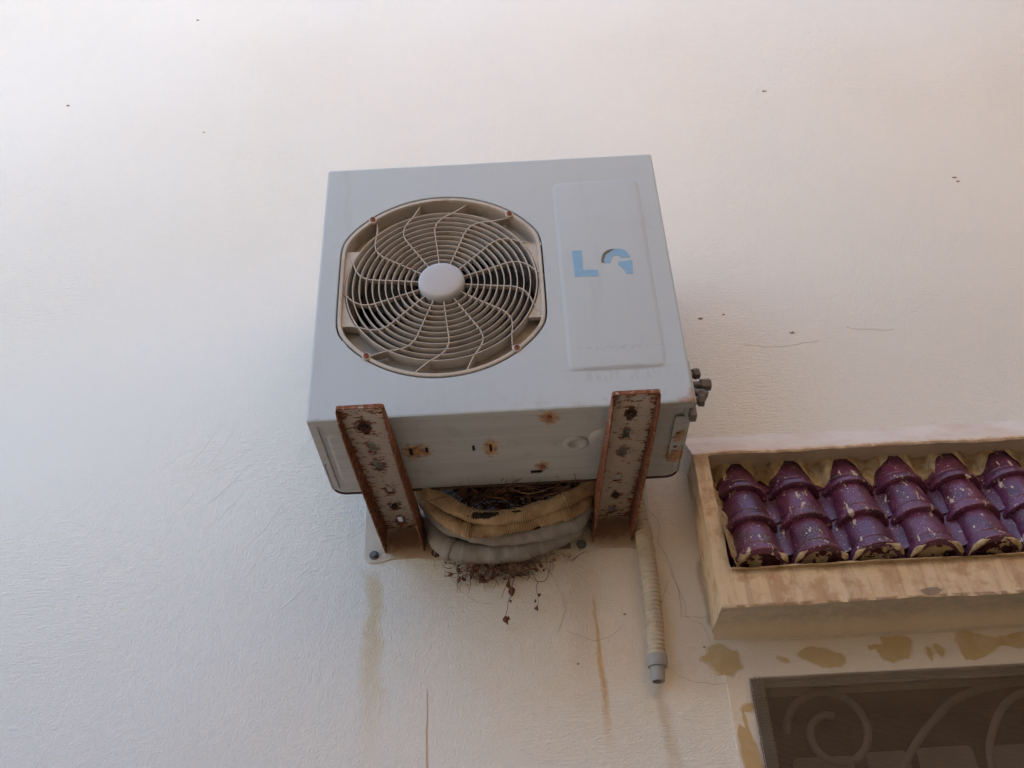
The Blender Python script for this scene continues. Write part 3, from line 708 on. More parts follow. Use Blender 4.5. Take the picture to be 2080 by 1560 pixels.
for k in range(26):                                   # paint runs and splashes on the caps
    c_ = rs.randrange(0, 7); u = rs.uniform(0.2, 0.8); s0 = rs.uniform(0.0, 0.9)*SL; L = rs.uniform(0.006, 0.022); th = math.pi*u; cx = V0+PITCHX*(c_+0.5)
    j = s0 % EXP; r = 0.0440+0.0065*(j/EXP)
    if j > EXP-0.020: r = 0.0590
    P = [S0+SD*(s0+L*i/5)+Vector((cx+r*math.cos(th+0.03*i*rs.uniform(-1, 1)), 0, 0))+NN*(r*NS*math.sin(th)-0.0004) for i in range(6)]
    w0 = rs.uniform(0.0012, 0.0026)
    MB().tube(P, [w0*0.6, w0, w0*1.1, w0*0.9, w0*0.8, w0*0.6], 6).build("paint_drip", 'mortar', hood, smooth=True)

# ------------------------------------------------------------------ air conditioner outdoor unit
F = -0.455; ZB, ZT = 2.600, 3.307; BK = -0.154
ac = empty("air_conditioner", (0.385, -0.30, ZB))
tag(ac, "weathered grey outdoor air conditioner unit with round fan grille, on rusty wall brackets", "air conditioner")
FC = (0.2690, 2.9445)
def clipped(Rr, hw, n=180):
    P = []
    for i in range(n):
        a = 2*math.pi*i/n; x = Rr*math.cos(a); z = Rr*math.sin(a)
        k = abs(x)/hw; x = math.copysign(hw*(k**-36+1)**(-1/36), x) if k > 0.6 else x
        P.append((FC[0]+x, FC[1]+z))
    return P
op_hole = clipped(0.2565, 0.2265)
cs = MB(); BV = 0.005
ring0 = rrect(0+BV, 0.77-BV, ZB+BV, ZT-BV, 0.004, 3); ring1 = rrect(0.0012, 0.7688, ZB+0.0012, ZT-0.0012, 0.006, 3); ring2 = rrect(0, 0.77, ZB, ZT, 0.007, 3)
cs.plate(ring0, [op_hole], lambda u, v, d: (u, F+d, v), 0)
def loft(m, loops):
    o = len(m.v); n = len(loops[0])
    for lp in loops: m.v += [tuple(p) for p in lp]
    for j in range(len(loops)-1):
        for i in range(n): m.f.append((o+j*n+i, o+j*n+(i+1) % n, o+(j+1)*n+(i+1) % n, o+(j+1)*n+i))
loft(cs, [[(x, F, z) for x, z in ring0], [(x, F+0.0013, z) for x, z in ring1], [(x, F+BV, z) for x, z in ring2]])
up_ = [p for p in ring2 if p[1] > ZB+0.003]; i0 = max(range(len(up_)), key=lambda i: (up_[i][0] > 0.5, -up_[i][1])); up_ = up_[i0:]+up_[:i0]
cs.grid(lambda u, v: (lambda p: (p[0], F+BV+(BK-0.012-F-BV)*v, p[1]))(up_[round(u*(len(up_)-1))]), len(up_)-1, 1)      # sides and top; the underside is the base pan
oh2 = clipped(0.2545, 0.2245)
loft(cs, [[(x, F, z) for x, z in op_hole], [(x, F+0.0015, z) for x, z in clipped(0.2552, 0.2252)], [(x, F+0.010, z) for x, z in oh2]])
cs_o = cs.build("casing", 'casing', ac, weld=True)
for p in cs_o.data.polygons: p.use_smooth = abs(p.normal.y) < 0.97
cs_o.data.set_sharp_from_angle(angle=R(12))
# raised panel on the right of the front
m = MB(); EX = (0.527, 0.7265, 2.6885, 3.2245)
loft(m, [[(x, F+0.002, z) for x, z in rrect(EX[0]-.001, EX[1]+.001, EX[2]-.001, EX[3]+.001, 0.022, 8)], [(x, F-0.0003, z) for x, z in rrect(*EX, 0.021, 8)], [(x, F-0.0014, z) for x, z in rrect(EX[0]+.005, EX[1]-.005, EX[2]+.005, EX[3]-.005, 0.017, 8)], [(x, F-0.0018, z) for x, z in rrect(EX[0]+.009, EX[1]-.009, EX[2]+.009, EX[3]-.009, 0.014, 8)]])
m.f.append(tuple(range(len(m.v)-36, len(m.v))))
po = m.build("embossed_panel", 'casing', ac, smooth=True, sharp=30)
FL = F-0.0023
def letter(name, pts, mat, y=FL, th=0.0005):
    return MB().plate(pts, [], lambda u, v, d: (u, y+d, v), th).build(name, mat, ac)
letter("logo_letter", [(0.5574, 3.0105), (0.5796, 3.01), (0.5778, 2.9533), (0.6103, 2.952), (0.6098, 2.9343), (0.5584, 2.9354)], 'logo')
letter("logo_letter", [(0.6255, 2.9689), (0.627, 2.982), (0.629, 2.9913), (0.6345, 2.998), (0.6407, 3.0028), (0.647, 3.0075), (0.6538, 3.0097), (0.6626, 3.0098), (0.6690, 3.0075), (0.674, 3.0047), (0.6780, 2.9990), (0.6806, 2.993), (0.6848, 2.9835), (0.6637, 2.9825), (0.661, 2.987), (0.6578, 2.9893), (0.653, 2.9905), (0.6486, 2.99), (0.6445, 2.986), (0.6416, 2.98), (0.6395, 2.974), (0.6386, 2.9687), (0.633, 2.9705)], 'logo')
letter("logo_letter", [(0.656, 2.972), (0.6872, 2.9739), (0.6847, 2.9355), (0.6704, 2.9355), (0.6685, 2.943), (0.6642, 2.9506), (0.660, 2.957), (0.6554, 2.9616)], 'logo')
m = MB(); tp = [(0.6191, 2.9711), (0.6198, 2.9770), (0.6208, 2.9832), (0.6235, 2.991), (0.6269, 2.9968), (0.632, 3.0018), (0.6383, 3.0058), (0.646, 3.0085), (0.6538, 3.0097)]
ti = [(0.6257, 2.9706), (0.6262, 2.9750), (0.6254, 2.9802), (0.6293, 2.9880), (0.630, 2.9925), (0.635, 2.9965), (0.6410, 3.0005), (0.647, 3.0062), (0.6538, 3.0090)]
for i in range(8):     # peeled edge of the G, curled off the panel
    lift = [0.0035*math.sin(math.pi*min(1, max(0, t/8))) for t in (i, i+1)]
    m.add([(tp[i][0], FL-lift[0], tp[i][1]), (tp[i+1][0], FL-lift[1], tp[i+1][1]), (ti[i+1][0], FL-0.0002, ti[i+1][1]), (ti[i][0], FL-0.0002, ti[i][1])], [(0, 1, 2, 3)])
m.build("peeling_sticker", 'logo_back', ac)
# bottom flange, base pan, back grille
m = MB(); fl = 0.016
m.plate([(0.0015, F+0.003), (0.7685, F+0.003), (0.7685, BK-0.02), (0.7685-fl, BK-0.02), (0.7685-fl, F+0.022), (0.0015+fl, F+0.022), (0.0015+fl, BK-0.02), (0.0015, BK-0.02)][::1], [], lambda u, v, d: (u, v, ZB+0.0006+d), 0.0015)
m.build("bottom_flange", 'pan', ac)
pb = rrect(0.010, 0.760, F+0.012, BK+0.002, 0.022, 6)
m = MB(); m.plate(pb, [[(0.5375+0.0115*math.cos(a*math.pi/8), -0.309+0.0145*math.sin(a*math.pi/8)) for a in range(16)]] +
    [rrect(x-w_, x+w_, y-l_, y+l_, min(w_, l_)*0.6, 3) for (x, y, w_, l_) in ((0.1917, -0.3105, 0.004, 0.015), (0.2252, -0.3152, 0.003, 0.011), (0.323, -0.3131, 0.003, 0.011), (0.3589, -0.3094, 0.003, 0.015), (0.4538, -0.1985, 0.013, 0.007))],
    lambda u, v, d: (u, v, ZB+0.0045+d), 0.0012)
loft(m, [[(x, y, ZB+0.0045) for x, y in pb], [(x, y, ZB+0.03) for x, y in pb]])
m.build("base_pan", 'pan', ac)
m = MB(); rim = rrect(0.006, 0.764, -0.30, BK+0.006, 0.026, 6)
P = [(x, y, ZB+0.003) for x, y in rim if y > -0.29]
P.sort(key=lambda p: math.atan2(p[1]+0.30, p[0]-0.385)); m.tube(P, 0.0028, 6); m.build("pan_rim", 'rustbolt', ac, smooth=True)
m = MB()   # drain boss, round swelling, stiffening rib, edge channel
m.lathe([(0.029, 0.003), (0.0275, -0.0005), (0.0245, -0.003), (0.017, -0.0035), (0.0135, -0.002), (0.0118, 0.002)], (0.5375, -0.312, ZB+0.004), (0, 0, 1), 28); m.build("drain_boss", 'pan', ac, smooth=True)
MB().lathe([(0.045, 0.004), (0.042, -0.001), (0.03, -0.004), (0.0001, -0.0045)], (0.605, -0.325, ZB+0.004), (0, 0, 1), 28).build("pan_emboss", 'pan', ac, smooth=True)
m = MB(); loft(m, [[(x, y, ZB+0.0048) for x, y in rrect(0.028, 0.16, -0.40, -0.20, 0.02, 6)], [(x, y, ZB+0.0010) for x, y in rrect(0.034, 0.154, -0.394, -0.206, 0.016, 6)]]); m.f.append(tuple(range(28, 56))); m.build("pan_emboss", 'pan', ac)
m = MB(); m.plate(rrect(0.7355, 0.7555, -0.405, -0.225, 0.003, 2), [[(0.747+0.005*math.cos(a*0.785), y+0.006*math.sin(a*0.785)) for a in range(8)] for y in (-0.345, -0.29)], lambda u, v, d: (u, v, ZB-0.004+d), 0.004)
m.build("edge_strip", 'pan', ac)
for (x, y) in ((0.481, -0.42), (0.467, -0.221)): MB().lathe([(0.0055, 0.003), (0.0055, -0.002), (0.003, -0.0035)], (x, y, ZB+0.003), (0, 0, 1), 10).build("rivet", 'screw', ac)
MB().box(0.012, 0.758, BK-0.014, BK-0.010, ZB+0.03, ZT-0.01).build("condenser_coil", 'coil', ac)
MB().box(0.52, 0.524, F+0.02, BK-0.02, ZB+0.03, ZT-0.004).build("divider", 'dark', ac)
MB().box(0.005, 0.765, F+0.02, BK-0.02, ZB+0.008, ZB+0.011).build("pan_floor", 'dark', ac)
# recess and shroud behind the grille
m = MB(); IN = clipped(0.2425, 0.2135)
circ = lambda r: [(FC[0]+r*math.cos(2*math.pi*i/180), FC[1]+r*math.sin(2*math.pi*i/180)) for i in range(180)]
loft(m, [[(x, F+0.006, z) for x, z in IN], [(x, F+0.034, z) for x, z in clipped(0.2375, 0.2095)], [(x, F+0.036, z) for x, z in circ(0.2085)], [(x, F+0.15, z) for x, z in circ(0.2085)]])
m.build("shroud", 'shroud', ac, smooth=True, sharp=35)
gr = MB()
loft(gr, [[(x, F+0.010, z) for x, z in clipped(0.2520, 0.2222)], [(x, F+0.0006, z) for x, z in clipped(0.2515, 0.2217)], [(x, F-0.0008, z) for x, z in clipped(0.2495, 0.2200)], [(x, F+0.0002, z) for x, z in clipped(0.2440, 0.2150)], [(x, F+0.0055, z) for x, z in clipped(0.2425, 0.2135)], [(x, F+0.012, z) for x, z in clipped(0.2425, 0.2135)]])
grille = gr.build("fan_grille", 'grille', ac, smooth=True, sharp=50)
for sgn in (-1, 1):      # flat cheeks either side of the round part
    arc = [(FC[0]+sgn*0.2115*math.cos(a), FC[1]+0.2115*math.sin(a)) for a in [R(-30+60*i/20) for i in range(21)]]
    MB().plate(arc+[(FC[0]+sgn*0.2132, FC[1]+0.1055), (FC[0]+sgn*0.2132, FC[1]-0.1055)], [], lambda u, v, d: (u, F+0.0085+d, v), 0.012).build("grille_cheek", 'grille', grille)
RR = [0.0655+0.01425*i for i in range(11)]
for i, r in enumerate(RR):
    m = MB(); y0 = F+0.0035+0.001*(i/10); y1 = y0+(0.017 if i < 10 else 0.036); t = 0.0013 if i < 10 else 0.0016
    n = 96; loft(m, [[(FC[0]+(r+d)*math.cos(2*math.pi*k/n), y, FC[1]+(r+d)*math.sin(2*math.pi*k/n)) for k in range(n)] for d, y in ((-t*.6, y1), (-t, y0+0.0012), (-t*.4, y0), (t*.4, y0), (t, y0+0.0012), (t*.6, y1), (-t*.6, y1))])
    m.build("grille_ring", 'grille', grille, smooth=True, sharp=40)
sp = [(0.046, 0), (0.10, 0), (0.150, 0.3), (0.168, -0.8), (0.180, -2.6), (0.190, -5.2), (0.199, -8.4), (0.208, -12), (0.224, -16), (0.2435, -19.5)]
spm = None
for k in range(14):
    if spm is None:
        m = MB(); P = catmull([(r*math.cos(R(a)), 0, r*math.sin(R(a))) for r, a in sp], 4)
        for i, p in enumerate(P):
            t = (P[min(i+1, len(P)-1)]-P[max(i-1, 0)]).normalized(); nn = Vector((-t.z, 0, t.x))*0.0011
            rr_ = math.hypot(p.x, p.z); y0 = 0.0052+0.004*max(0, (rr_-0.205)/0.04); y1 = y0+(0.012 if rr_ < 0.206 else 0.022)
            for q, y in ((p-nn, y0), (p+nn, y0), (p+nn, y1), (p-nn, y1)): m.v.append((q.x, y, q.z))
        n = len(P)
        for i in range(n-1):
            for j in range(4): m.f.append((4*i+j, 4*i+(j+1) % 4, 4*i+4+(j+1) % 4, 4*i+4+j))
        s1 = m.build("grille_spoke", 'grille', None); spm = s1.data
    else: s1 = link("grille_spoke", spm)
    s1.location = (FC[0], F, FC[1]); s1.rotation_euler = (0, -R(-7.5+360/14*k), 0); attach(s1, grille)
hubm = MB().lathe([(0.046, 0.032), (0.0505, 0.030), (0.0510, 0.010), (0.0500, -0.001), (0.0475, -0.0055), (0.043, -0.0075), (0.030, -0.0085), (0.0001, -0.009)], (FC[0], F, FC[1]), (0, 1, 0), 56)
hubm.build("hub_cap", 'hub', grille, smooth=True, sharp=60)
for (x, z) in ((0.1135, 3.1355), (0.4245, 3.1315), (0.1140, 2.7515), (0.4245, 2.7525)):
    m = MB(); m.lathe([(0.0092, 0.004), (0.0092, -0.0015), (0.008, -0.0022)], (x, F-0.0008, z), (0, 1, 0), 18); m.build("screw_boss", 'grille', grille, smooth=True, sharp=40)
    m = MB(); m.lathe([(0.0062, 0), (0.0062, -0.0028), (0.005, -0.0042), (0.0001, -0.0048)], (x, F-0.0030, z), (0, 1, 0), 16); so_ = m.build("screw", 'screw', grille, smooth=True, sharp=40)
    m = MB()
    for a in (0.4, 0.4+math.pi/2):
        ca, sa = math.cos(a), math.sin(a); q = [(-0.004, -0.0007), (0.004, -0.0007), (0.004, 0.0007), (-0.004, 0.0007)]
        m.add([(x+u*ca-v*sa, F-0.0083-0.0001*a, z+u*sa+v*ca) for u, v in q], [(0, 1, 2, 3)])
    m.build("screw_slot", 'dark', grille)
# fan and motor
fan = MB().lathe([(0.05, 0.075), (0.055, 0.07), (0.055, 0.05), (0.045, 0.045)], (FC[0], F, FC[1]), (0, 1, 0), 32).build("fan", 'fan', ac, smooth=True, sharp=40)
for k in range(3):
    def bl(u, v):
        r = 0.05+0.145*v; a = R(120*k+35) + (u-0.5)*R(82)*(0.75+0.35*v) - v*0.5
        return (FC[0]+r*math.cos(a), F+0.078+0.032*(u-0.5)*2, FC[1]+r*math.sin(a))
    MB().grid(bl, 10, 8).build("blade", 'fan', fan, smooth=True)
MB().box(0.205, 0.214, F+0.17, F+0.19, ZB+0.03, ZT-0.02).build("motor_bracket", 'dark', ac)
for k in range(5): MB().box(0.190+0.001*k, 0.206, F+0.155, F+0.165, 2.845+0.022*k, 2.851+0.022*k).build("fin_reflection", 'tag', ac)  # pale bars painted for bright reflections off the fins inside
MB().lathe([(0.05, 0.10), (0.05, 0.19)], (FC[0], F, FC[1]), (0, 1, 0), 24).build("fan_motor", 'dark', ac, smooth=True, sharp=40)
# service valves sticking out on the right
def valve(c, d, r, L, cap=True):
    d = Vector(d).normalized(); c = Vector(c)
    b = MB().lathe([(r*0.62, -0.02), (r*0.62, L*0.55)], c, d, 14).build("valve_stem", 'valve', ac, smooth=True, sharp=40)
    if cap: MB().lathe([(r*0.9, L*0.5), (r, L*0.55), (r, L*0.95), (r*0.82, L)], c, d, 6).build("valve_cap", 'valve', ac)
valve((0.776, -0.398, 2.676), (1, 0.02, 0.02), 0.0135, 0.044); valve((0.773, -0.40, 2.700), (1, 0.1, 0.25), 0.012, 0.028)
valve((0.775, -0.405, 2.66), (0.75, -0.05, -0.5), 0.0125, 0.036); valve((0.772, -0.41, 2.632), (1, 0, -0.05), 0.0135, 0.026)
MB().box(0.7705, 0.779, -0.425, -0.36, 2.615, 2.72).build("valve_plate", 'casing', ac, bevel=0.002)
m = MB(); m.box(0.762, 0.7745, -0.43, -0.405, 2.584, 2.6275); m.build("corner_clip", 'valve', ac)

# ------------------------------------------------------------------ brackets
def bracket(xw, xf, label, holes, gash):
    yf = -0.529; root = empty("wall_bracket", (xw, 0, 2.50)); tag(root, label, "bracket", "brackets under the air conditioner")
    sk = (xf-xw)/yf; HW = 0.046; ZW = 2.582; TH = 0.003
    def X(u, y): return xw+u+sk*y
    # web: fine sheet with slots; uv.x holds how close a point is to an edge or slot so paint chips there first
    hl = []
    for (x, y, w_, l_, kind) in holes:
        u = x-(xw+sk*y)
        if kind == 'o': hl.append([(u+w_*math.cos(a*math.pi/5)*(1+0.12*((a*7) % 3-1)), y+l_*math.sin(a*math.pi/5)) for a in range(10)])
        elif kind == '+': hl.append([(u+w_*dx, y+l_*dy) for dx, dy in ((-.4, -1), (.4, -1), (.5, -.55), (1, -.35), (1, .35), (.5, .55), (.4, 1), (-.4, 1), (-.5, .55), (-1, .35), (-1, -.35), (-.5, -.55))])
        else: hl.append(rrect(u-w_, u+w_, y-l_, y+l_, min(w_, l_)*0.7, 3))
    outer = []
    for y in [yf+0.004+(-0.004-yf-0.004)*i/40 for i in range(41)]: outer.append((HW-0.0015, y))
    for i in range(1, 8): outer.append((HW-0.0015-(2*HW-0.003)*i/8, -0.004))
    outer += [(-u, y) for u, y in reversed(outer[:41])]
    for i in range(1, 8): outer.append((-HW+0.0015+(2*HW-0.003)*i/8, yf+0.004))
    ex = [(-HW+0.004+(2*HW-0.008)*i/12+0.0003*(j % 2), yf+0.008+(-0.016-yf)*j/60) for i in range(13) for j in range(61)]
    pts, tri, lid = tri2d(outer, hl, ex); m = MB(); n = len(pts)
    hc = [(x-(xw+sk*y), y, w_, l_) for (x, y, w_, l_, k) in holes]
    for zz in (ZW, ZW+TH):
        for (u, y) in pts:
            e = max(0, 1-(HW-abs(u))/0.016)*0.17 + max(0, 1-(y-yf)/0.05)*0.12 + max(0, 1-(-y)/0.07)*0.10
            for (hu, hy, w_, l_) in hc:
                d = math.hypot((u-hu)/(w_+0.008), (y-hy)/(l_+0.012)); e += max(0, 1.25-d)*0.22*gash
            m.uv[len(m.v)] = (e, y); m.v.append((X(u, y), y, zz))
    for t in tri: m.f.append(tuple(t)); m.f.append(tuple(n+i for i in reversed(t)))
    for lp in lid:
        for i in range(len(lp)): a, b = lp[i], lp[(i+1) % len(lp)]; m.f.append((a, b, n+b, n+a))
    m.build("arm_web", 'web', root)
    def dep(y): return 0.010+0.052*max(0, min(1, (y-yf)/(-yf)))**0.5
    for s in (-1, 1):
        m = MB(); K = 40
        for u in (s*HW, s*(HW-0.003)):
            m.grid(lambda a, b, u=u: (X(u, yf+0.006+(-0.003-yf-0.006)*a), yf+0.006+(-0.003-yf-0.006)*a, ZW+TH-(TH+dep(yf+(-yf)*a))*b+0.0006*noise.noise(Vector((a*30, u*9, b)))*b), K, 3)
        m.grid(lambda a, b: (X(s*(HW-0.003*b), yf+0.006+(-0.003-yf-0.006)*a), yf+0.006+(-0.003-yf-0.006)*a, ZW-dep(yf+(-yf)*a)), K, 1)
        m.grid(lambda a, b: (X(s*(HW-0.003*b), yf+0.006+(-0.003-yf-0.006)*a), yf+0.006+(-0.003-yf-0.006)*a, ZW+TH), K, 1)
        m.build("arm_flange", 'flange', root, weld=True)
    m = MB(); prof = [(-HW, yf+0.006), (-HW+0.0015, yf+0.0015), (-HW+0.006, yf), (HW-0.006, yf), (HW-0.0015, yf+0.0015), (HW, yf+0.006)]
    inn = [(-HW+0.003, yf+0.006), (-HW+0.004, yf+0.004), (-HW+0.0065, yf+0.003), (HW-0.0065, yf+0.003), (HW-0.004, yf+0.004), (HW-0.003, yf+0.006)]
    for z0, z1 in ((ZW+TH, ZW-0.0055),):
        vs = [(X(u, y), y, z0) for u, y in prof]+[(X(u, y), y, z1) for u, y in prof]+[(X(u, y), y, z1) for u, y in inn]+[(X(u, y), y, z0) for u, y in inn]
        fs = [(r*6+i, r*6+i+1, ((r+1) % 4)*6+i+1, ((r+1) % 4)*6+i) for r in range(4) for i in range(5)]
        m.add(vs, fs)
    m.build("arm_end_lip", 'flange', root)
    # wall plate with waisted lower edge
    pw = 0.095; zb = 2.4975; r = 0.02; zt = 2.70
    P = [(-pw+r-r*math.cos(a), zb+r-r*math.sin(a)) for a in [math.pi/2*i/6 for i in range(7)]] + [(-pw+r+0.02, zb+0.001), (-0.03, zb+0.0075), (0.03, zb+0.0075), (pw-r-0.02, zb+0.001)]
    P += [(pw-r+r*math.sin(a), zb+r-r*math.cos(a)) for a in [math.pi/2*i/6 for i in range(7)]] + [(pw, zt), (-pw, zt)]
    MB().plate([(xw+u, v) for u, v in P], [], lambda u, v, d: (u, -0.0042+d, v), 0.004).build("wall_plate", 'plate', root, bevel=0.0012)
    for (u, z) in ((-0.0715, 2.516), (0.0715, 2.5145), (-0.0715, 2.67), (0.0715, 2.67)):
        hexbolt("wall_bolt", (xw+u, -0.0042, z), (0, -1, 0), 0.0078, 0.011, 'bolt' if u < 0 else 'rustbolt', root)
    # bolts through the web into the feet of the unit, and the feet
    for i in (0, 4):
        x, y = holes[i][0], holes[i][1]
        hexbolt("foot_bolt", (x, y, ZW+0.001), (0, 0, -1), 0.0085, 0.006 if i else 0.007, 'rustbolt', root, washer=False, shank=0.004)
    return root
bl_ = bracket(0.1440, 0.1184, "left rusty steel bracket holding up the fan side of the unit", [(0.1164, -0.4524, 0.0135, 0.026, '+'), (0.1213, -0.3744, 0.0075, 0.021, 's'), (0.1229, -0.3017, 0.0095, 0.024, 'o'), (0.1307, -0.1903, 0.006, 0.014, 's'), (0.133, -0.1156, 0.011, 0.017, 'o'), (0.1365, -0.0465, 0.006, 0.015, 's')], 1.15)
br_ = bracket(0.6217, 0.6462, "right rusty steel bracket in front of the drain hose", [(0.6404, -0.4512, 0.0125, 0.026, '+'), (0.6364, -0.3776, 0.0075, 0.020, 's'), (0.634, -0.3052, 0.0085, 0.020, 's'), (0.6302, -0.1935, 0.0075, 0.016, 's'), (0.6292, -0.1139, 0.010, 0.016, 'o'), (0.6253, -0.0421, 0.007, 0.016, 's')], 0.7)
for (x, y0, y1) in ((0.1165, -0.474, -0.40), (0.133, -0.20, -0.095), (0.6405, -0.474, -0.40), (0.629, -0.20, -0.095)):
    m = MB(); m.box(x-0.017, x+0.017, y0, y1, 2.5862, 2.5995 if y1 < -0.3 else 2.5965)
    if y1 < -0.3: m.box(x-0.012, x+0.012, y0-0.004, y0+0.001, 2.5870, 2.6115)
    m.build("foot", 'rustbolt' if y1 < -0.3 else 'pan', ac, bevel=0.0015)
m = MB().plate(rrect(0.475, 0.5255, 2.508, 2.62, 0.002, 2), [], lambda u, v, d: (u, -0.005+d, v), 0.0045)
M['greyplate'] = simple("grey_sheet_metal", (0.20, 0.175, 0.155), 0.7, 0.15, 30)
tag(m.build("cover_plate", 'greyplate'), "dark grey sheet metal plate on the wall beside the right bracket", "plate")

# ------------------------------------------------------------------ pipe coil behind the unit
coil = empty("pipe_coil", (0.385, -0.08, 2.50)); tag(coil, "coil of tape-wrapped refrigerant pipes sagging between the two brackets", "pipes")
def loop(xz, y0, y1, ext=0.16):
    """visible arc given in x/z, carried on upwards behind the unit at both ends"""
    P = [(x, y0+(y1-y0)*i/(len(xz)-1), z) for i, (x, z) in enumerate(xz)]
    a, b = Vector(P[0]), Vector(P[-1])
    pre = [(a.x-0.030, a.y, a.z+0.20), (a.x-0.030, a.y, a.z+0.11), (a.x-0.016, a.y, a.z+0.045)]
    post = [(b.x+0.016, b.y, b.z+0.045), (b.x+0.030, b.y, b.z+0.11), (b.x+0.030, b.y, b.z+0.20)]
    return catmull(pre+P+post, 14)
def wrapped(name, path, r, step, depth, mat, seed, n=18):
    # overlapping spiral tape: radius rises over each turn and drops at the overlap
    m = MB(); L = 0; pts = []; rad = []
    dens = []
    for i in range(len(path)-1):
        for j in range(5): dens.append(path[i].lerp(path[i+1], j/5))
    dens.append(path[-1])
    for i, p in enumerate(dens):
        if i: L += (p-dens[i-1]).length
        t = (L/step) % 1.0
        pts.append(p); rad.append(r*(1+0.06*noise.noise(Vector((L*9, seed, 0)))) + depth*(1-t) + 0.0008*noise.noise(Vector((L*50, seed, 3))))
    m.tube(pts, rad, n, uv=True)
    for i, v in enumerate(m.v):
        h = noise.noise_vector(Vector(v)*26+Vector((seed, 0, 0)))*0.0036 + noise.noise_vector(Vector(v)*70+Vector((seed, 0, 0)))*0.0014; m.v[i] = (v[0]+h.x, v[1]+h.y, v[2]+h.z)
    return m.build(name, mat, coil, smooth=True)
tanA = [(0.196, 2.612), (0.243, 2.578), (0.297, 2.545), (0.351, 2.531), (0.417, 2.537), (0.483, 2.555), (0.54, 2.578), (0.572, 2.600)]
tanB = [(0.200, 2.600), (0.235, 2.560), (0.285, 2.525), (0.334, 2.516), (0.405, 2.525), (0.494, 2.544), (0.545, 2.562), (0.567, 2.590)]
greyA = [(0.214, 2.590), (0.245, 2.554), (0.304, 2.525), (0.381, 2.512), (0.459, 2.519), (0.527, 2.537), (0.556, 2.565)]
greyB = [(0.2175, 2.562), (0.230, 2.525), (0.268, 2.501), (0.329, 2.490), (0.402, 2.494), (0.469, 2.511), (0.528, 2.541), (0.553, 2.575)]
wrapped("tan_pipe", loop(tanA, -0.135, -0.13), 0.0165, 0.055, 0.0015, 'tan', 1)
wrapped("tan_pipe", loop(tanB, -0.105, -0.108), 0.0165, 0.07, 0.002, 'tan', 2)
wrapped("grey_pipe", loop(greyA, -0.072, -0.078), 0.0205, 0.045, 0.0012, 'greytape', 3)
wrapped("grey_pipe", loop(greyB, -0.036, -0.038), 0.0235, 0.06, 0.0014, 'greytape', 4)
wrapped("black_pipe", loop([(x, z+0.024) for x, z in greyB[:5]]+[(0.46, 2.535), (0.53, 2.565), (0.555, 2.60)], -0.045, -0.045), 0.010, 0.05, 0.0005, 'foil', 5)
# a loose lapped collar of tape on the outer grey pipe and a torn flap on the tan one
gp = loop(greyB, -0.036, -0.038); ci = min(range(len(gp)), key=lambda i: abs(gp[i].x-0.250)+abs(gp[i].z-2.509)*0.5)
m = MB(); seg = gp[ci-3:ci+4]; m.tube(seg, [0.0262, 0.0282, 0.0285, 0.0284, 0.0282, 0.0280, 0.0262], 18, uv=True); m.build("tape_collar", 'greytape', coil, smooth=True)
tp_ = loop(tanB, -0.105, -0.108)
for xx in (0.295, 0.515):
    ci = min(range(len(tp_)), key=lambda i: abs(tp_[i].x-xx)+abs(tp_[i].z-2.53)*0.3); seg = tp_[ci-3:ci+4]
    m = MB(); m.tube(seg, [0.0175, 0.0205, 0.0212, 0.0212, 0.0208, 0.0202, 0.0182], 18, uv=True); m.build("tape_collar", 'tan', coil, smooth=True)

# ------------------------------------------------------------------ drain hose
hose = empty("drain_hose", (0.69, -0.03, 2.189)); tag(hose, "beige corrugated drain hose hanging down the wall beside the right bracket", "hose")
hp = catmull([(0.655, -0.055, 2.78), (0.672, -0.04, 2.70), (0.683, -0.032, 2.62), (0.690, -0.027, 2.54), (0.694, -0.0255, 2.47), (0.6945, -0.025, 2.40), (0.692, -0.025, 2.32), (0.687, -0.026, 2.237)], 60)
L = 0; rad = []; per = 0.0098
for i, p in enumerate(hp):
    if i: L += (p-hp[i-1]).length
    ph = (L % per)/per; rad.append(0.0174+0.0022*(1 if ph < 0.62 else -0.2)*(0.75+0.25*math.sin(ph*math.pi/0.62)) + 0.0006*noise.noise(Vector((L*14, 0, 0))))
MB().tube(hp, rad, 20).build("corrugated_tube", 'hose', hose, smooth=True)
e0 = hp[-1]; dn = (hp[-1]-hp[-8]).normalized()
MB().lathe([(0.017, -0.004), (0.0213, -0.003), (0.0218, 0.0), (0.0218, 0.018), (0.0205, 0.0215), (0.016, 0.0225)], e0, dn, 28).build("coupling", 'coupling', hose, smooth=True, sharp=35)
MB().lathe([(0.0158, 0.020), (0.0150, 0.030), (0.0142, 0.052), (0.0128, 0.053), (0.0118, 0.046), (0.0112, 0.02)], e0, dn, 24).build("spout", 'coupling', hose, smooth=True, sharp=35)

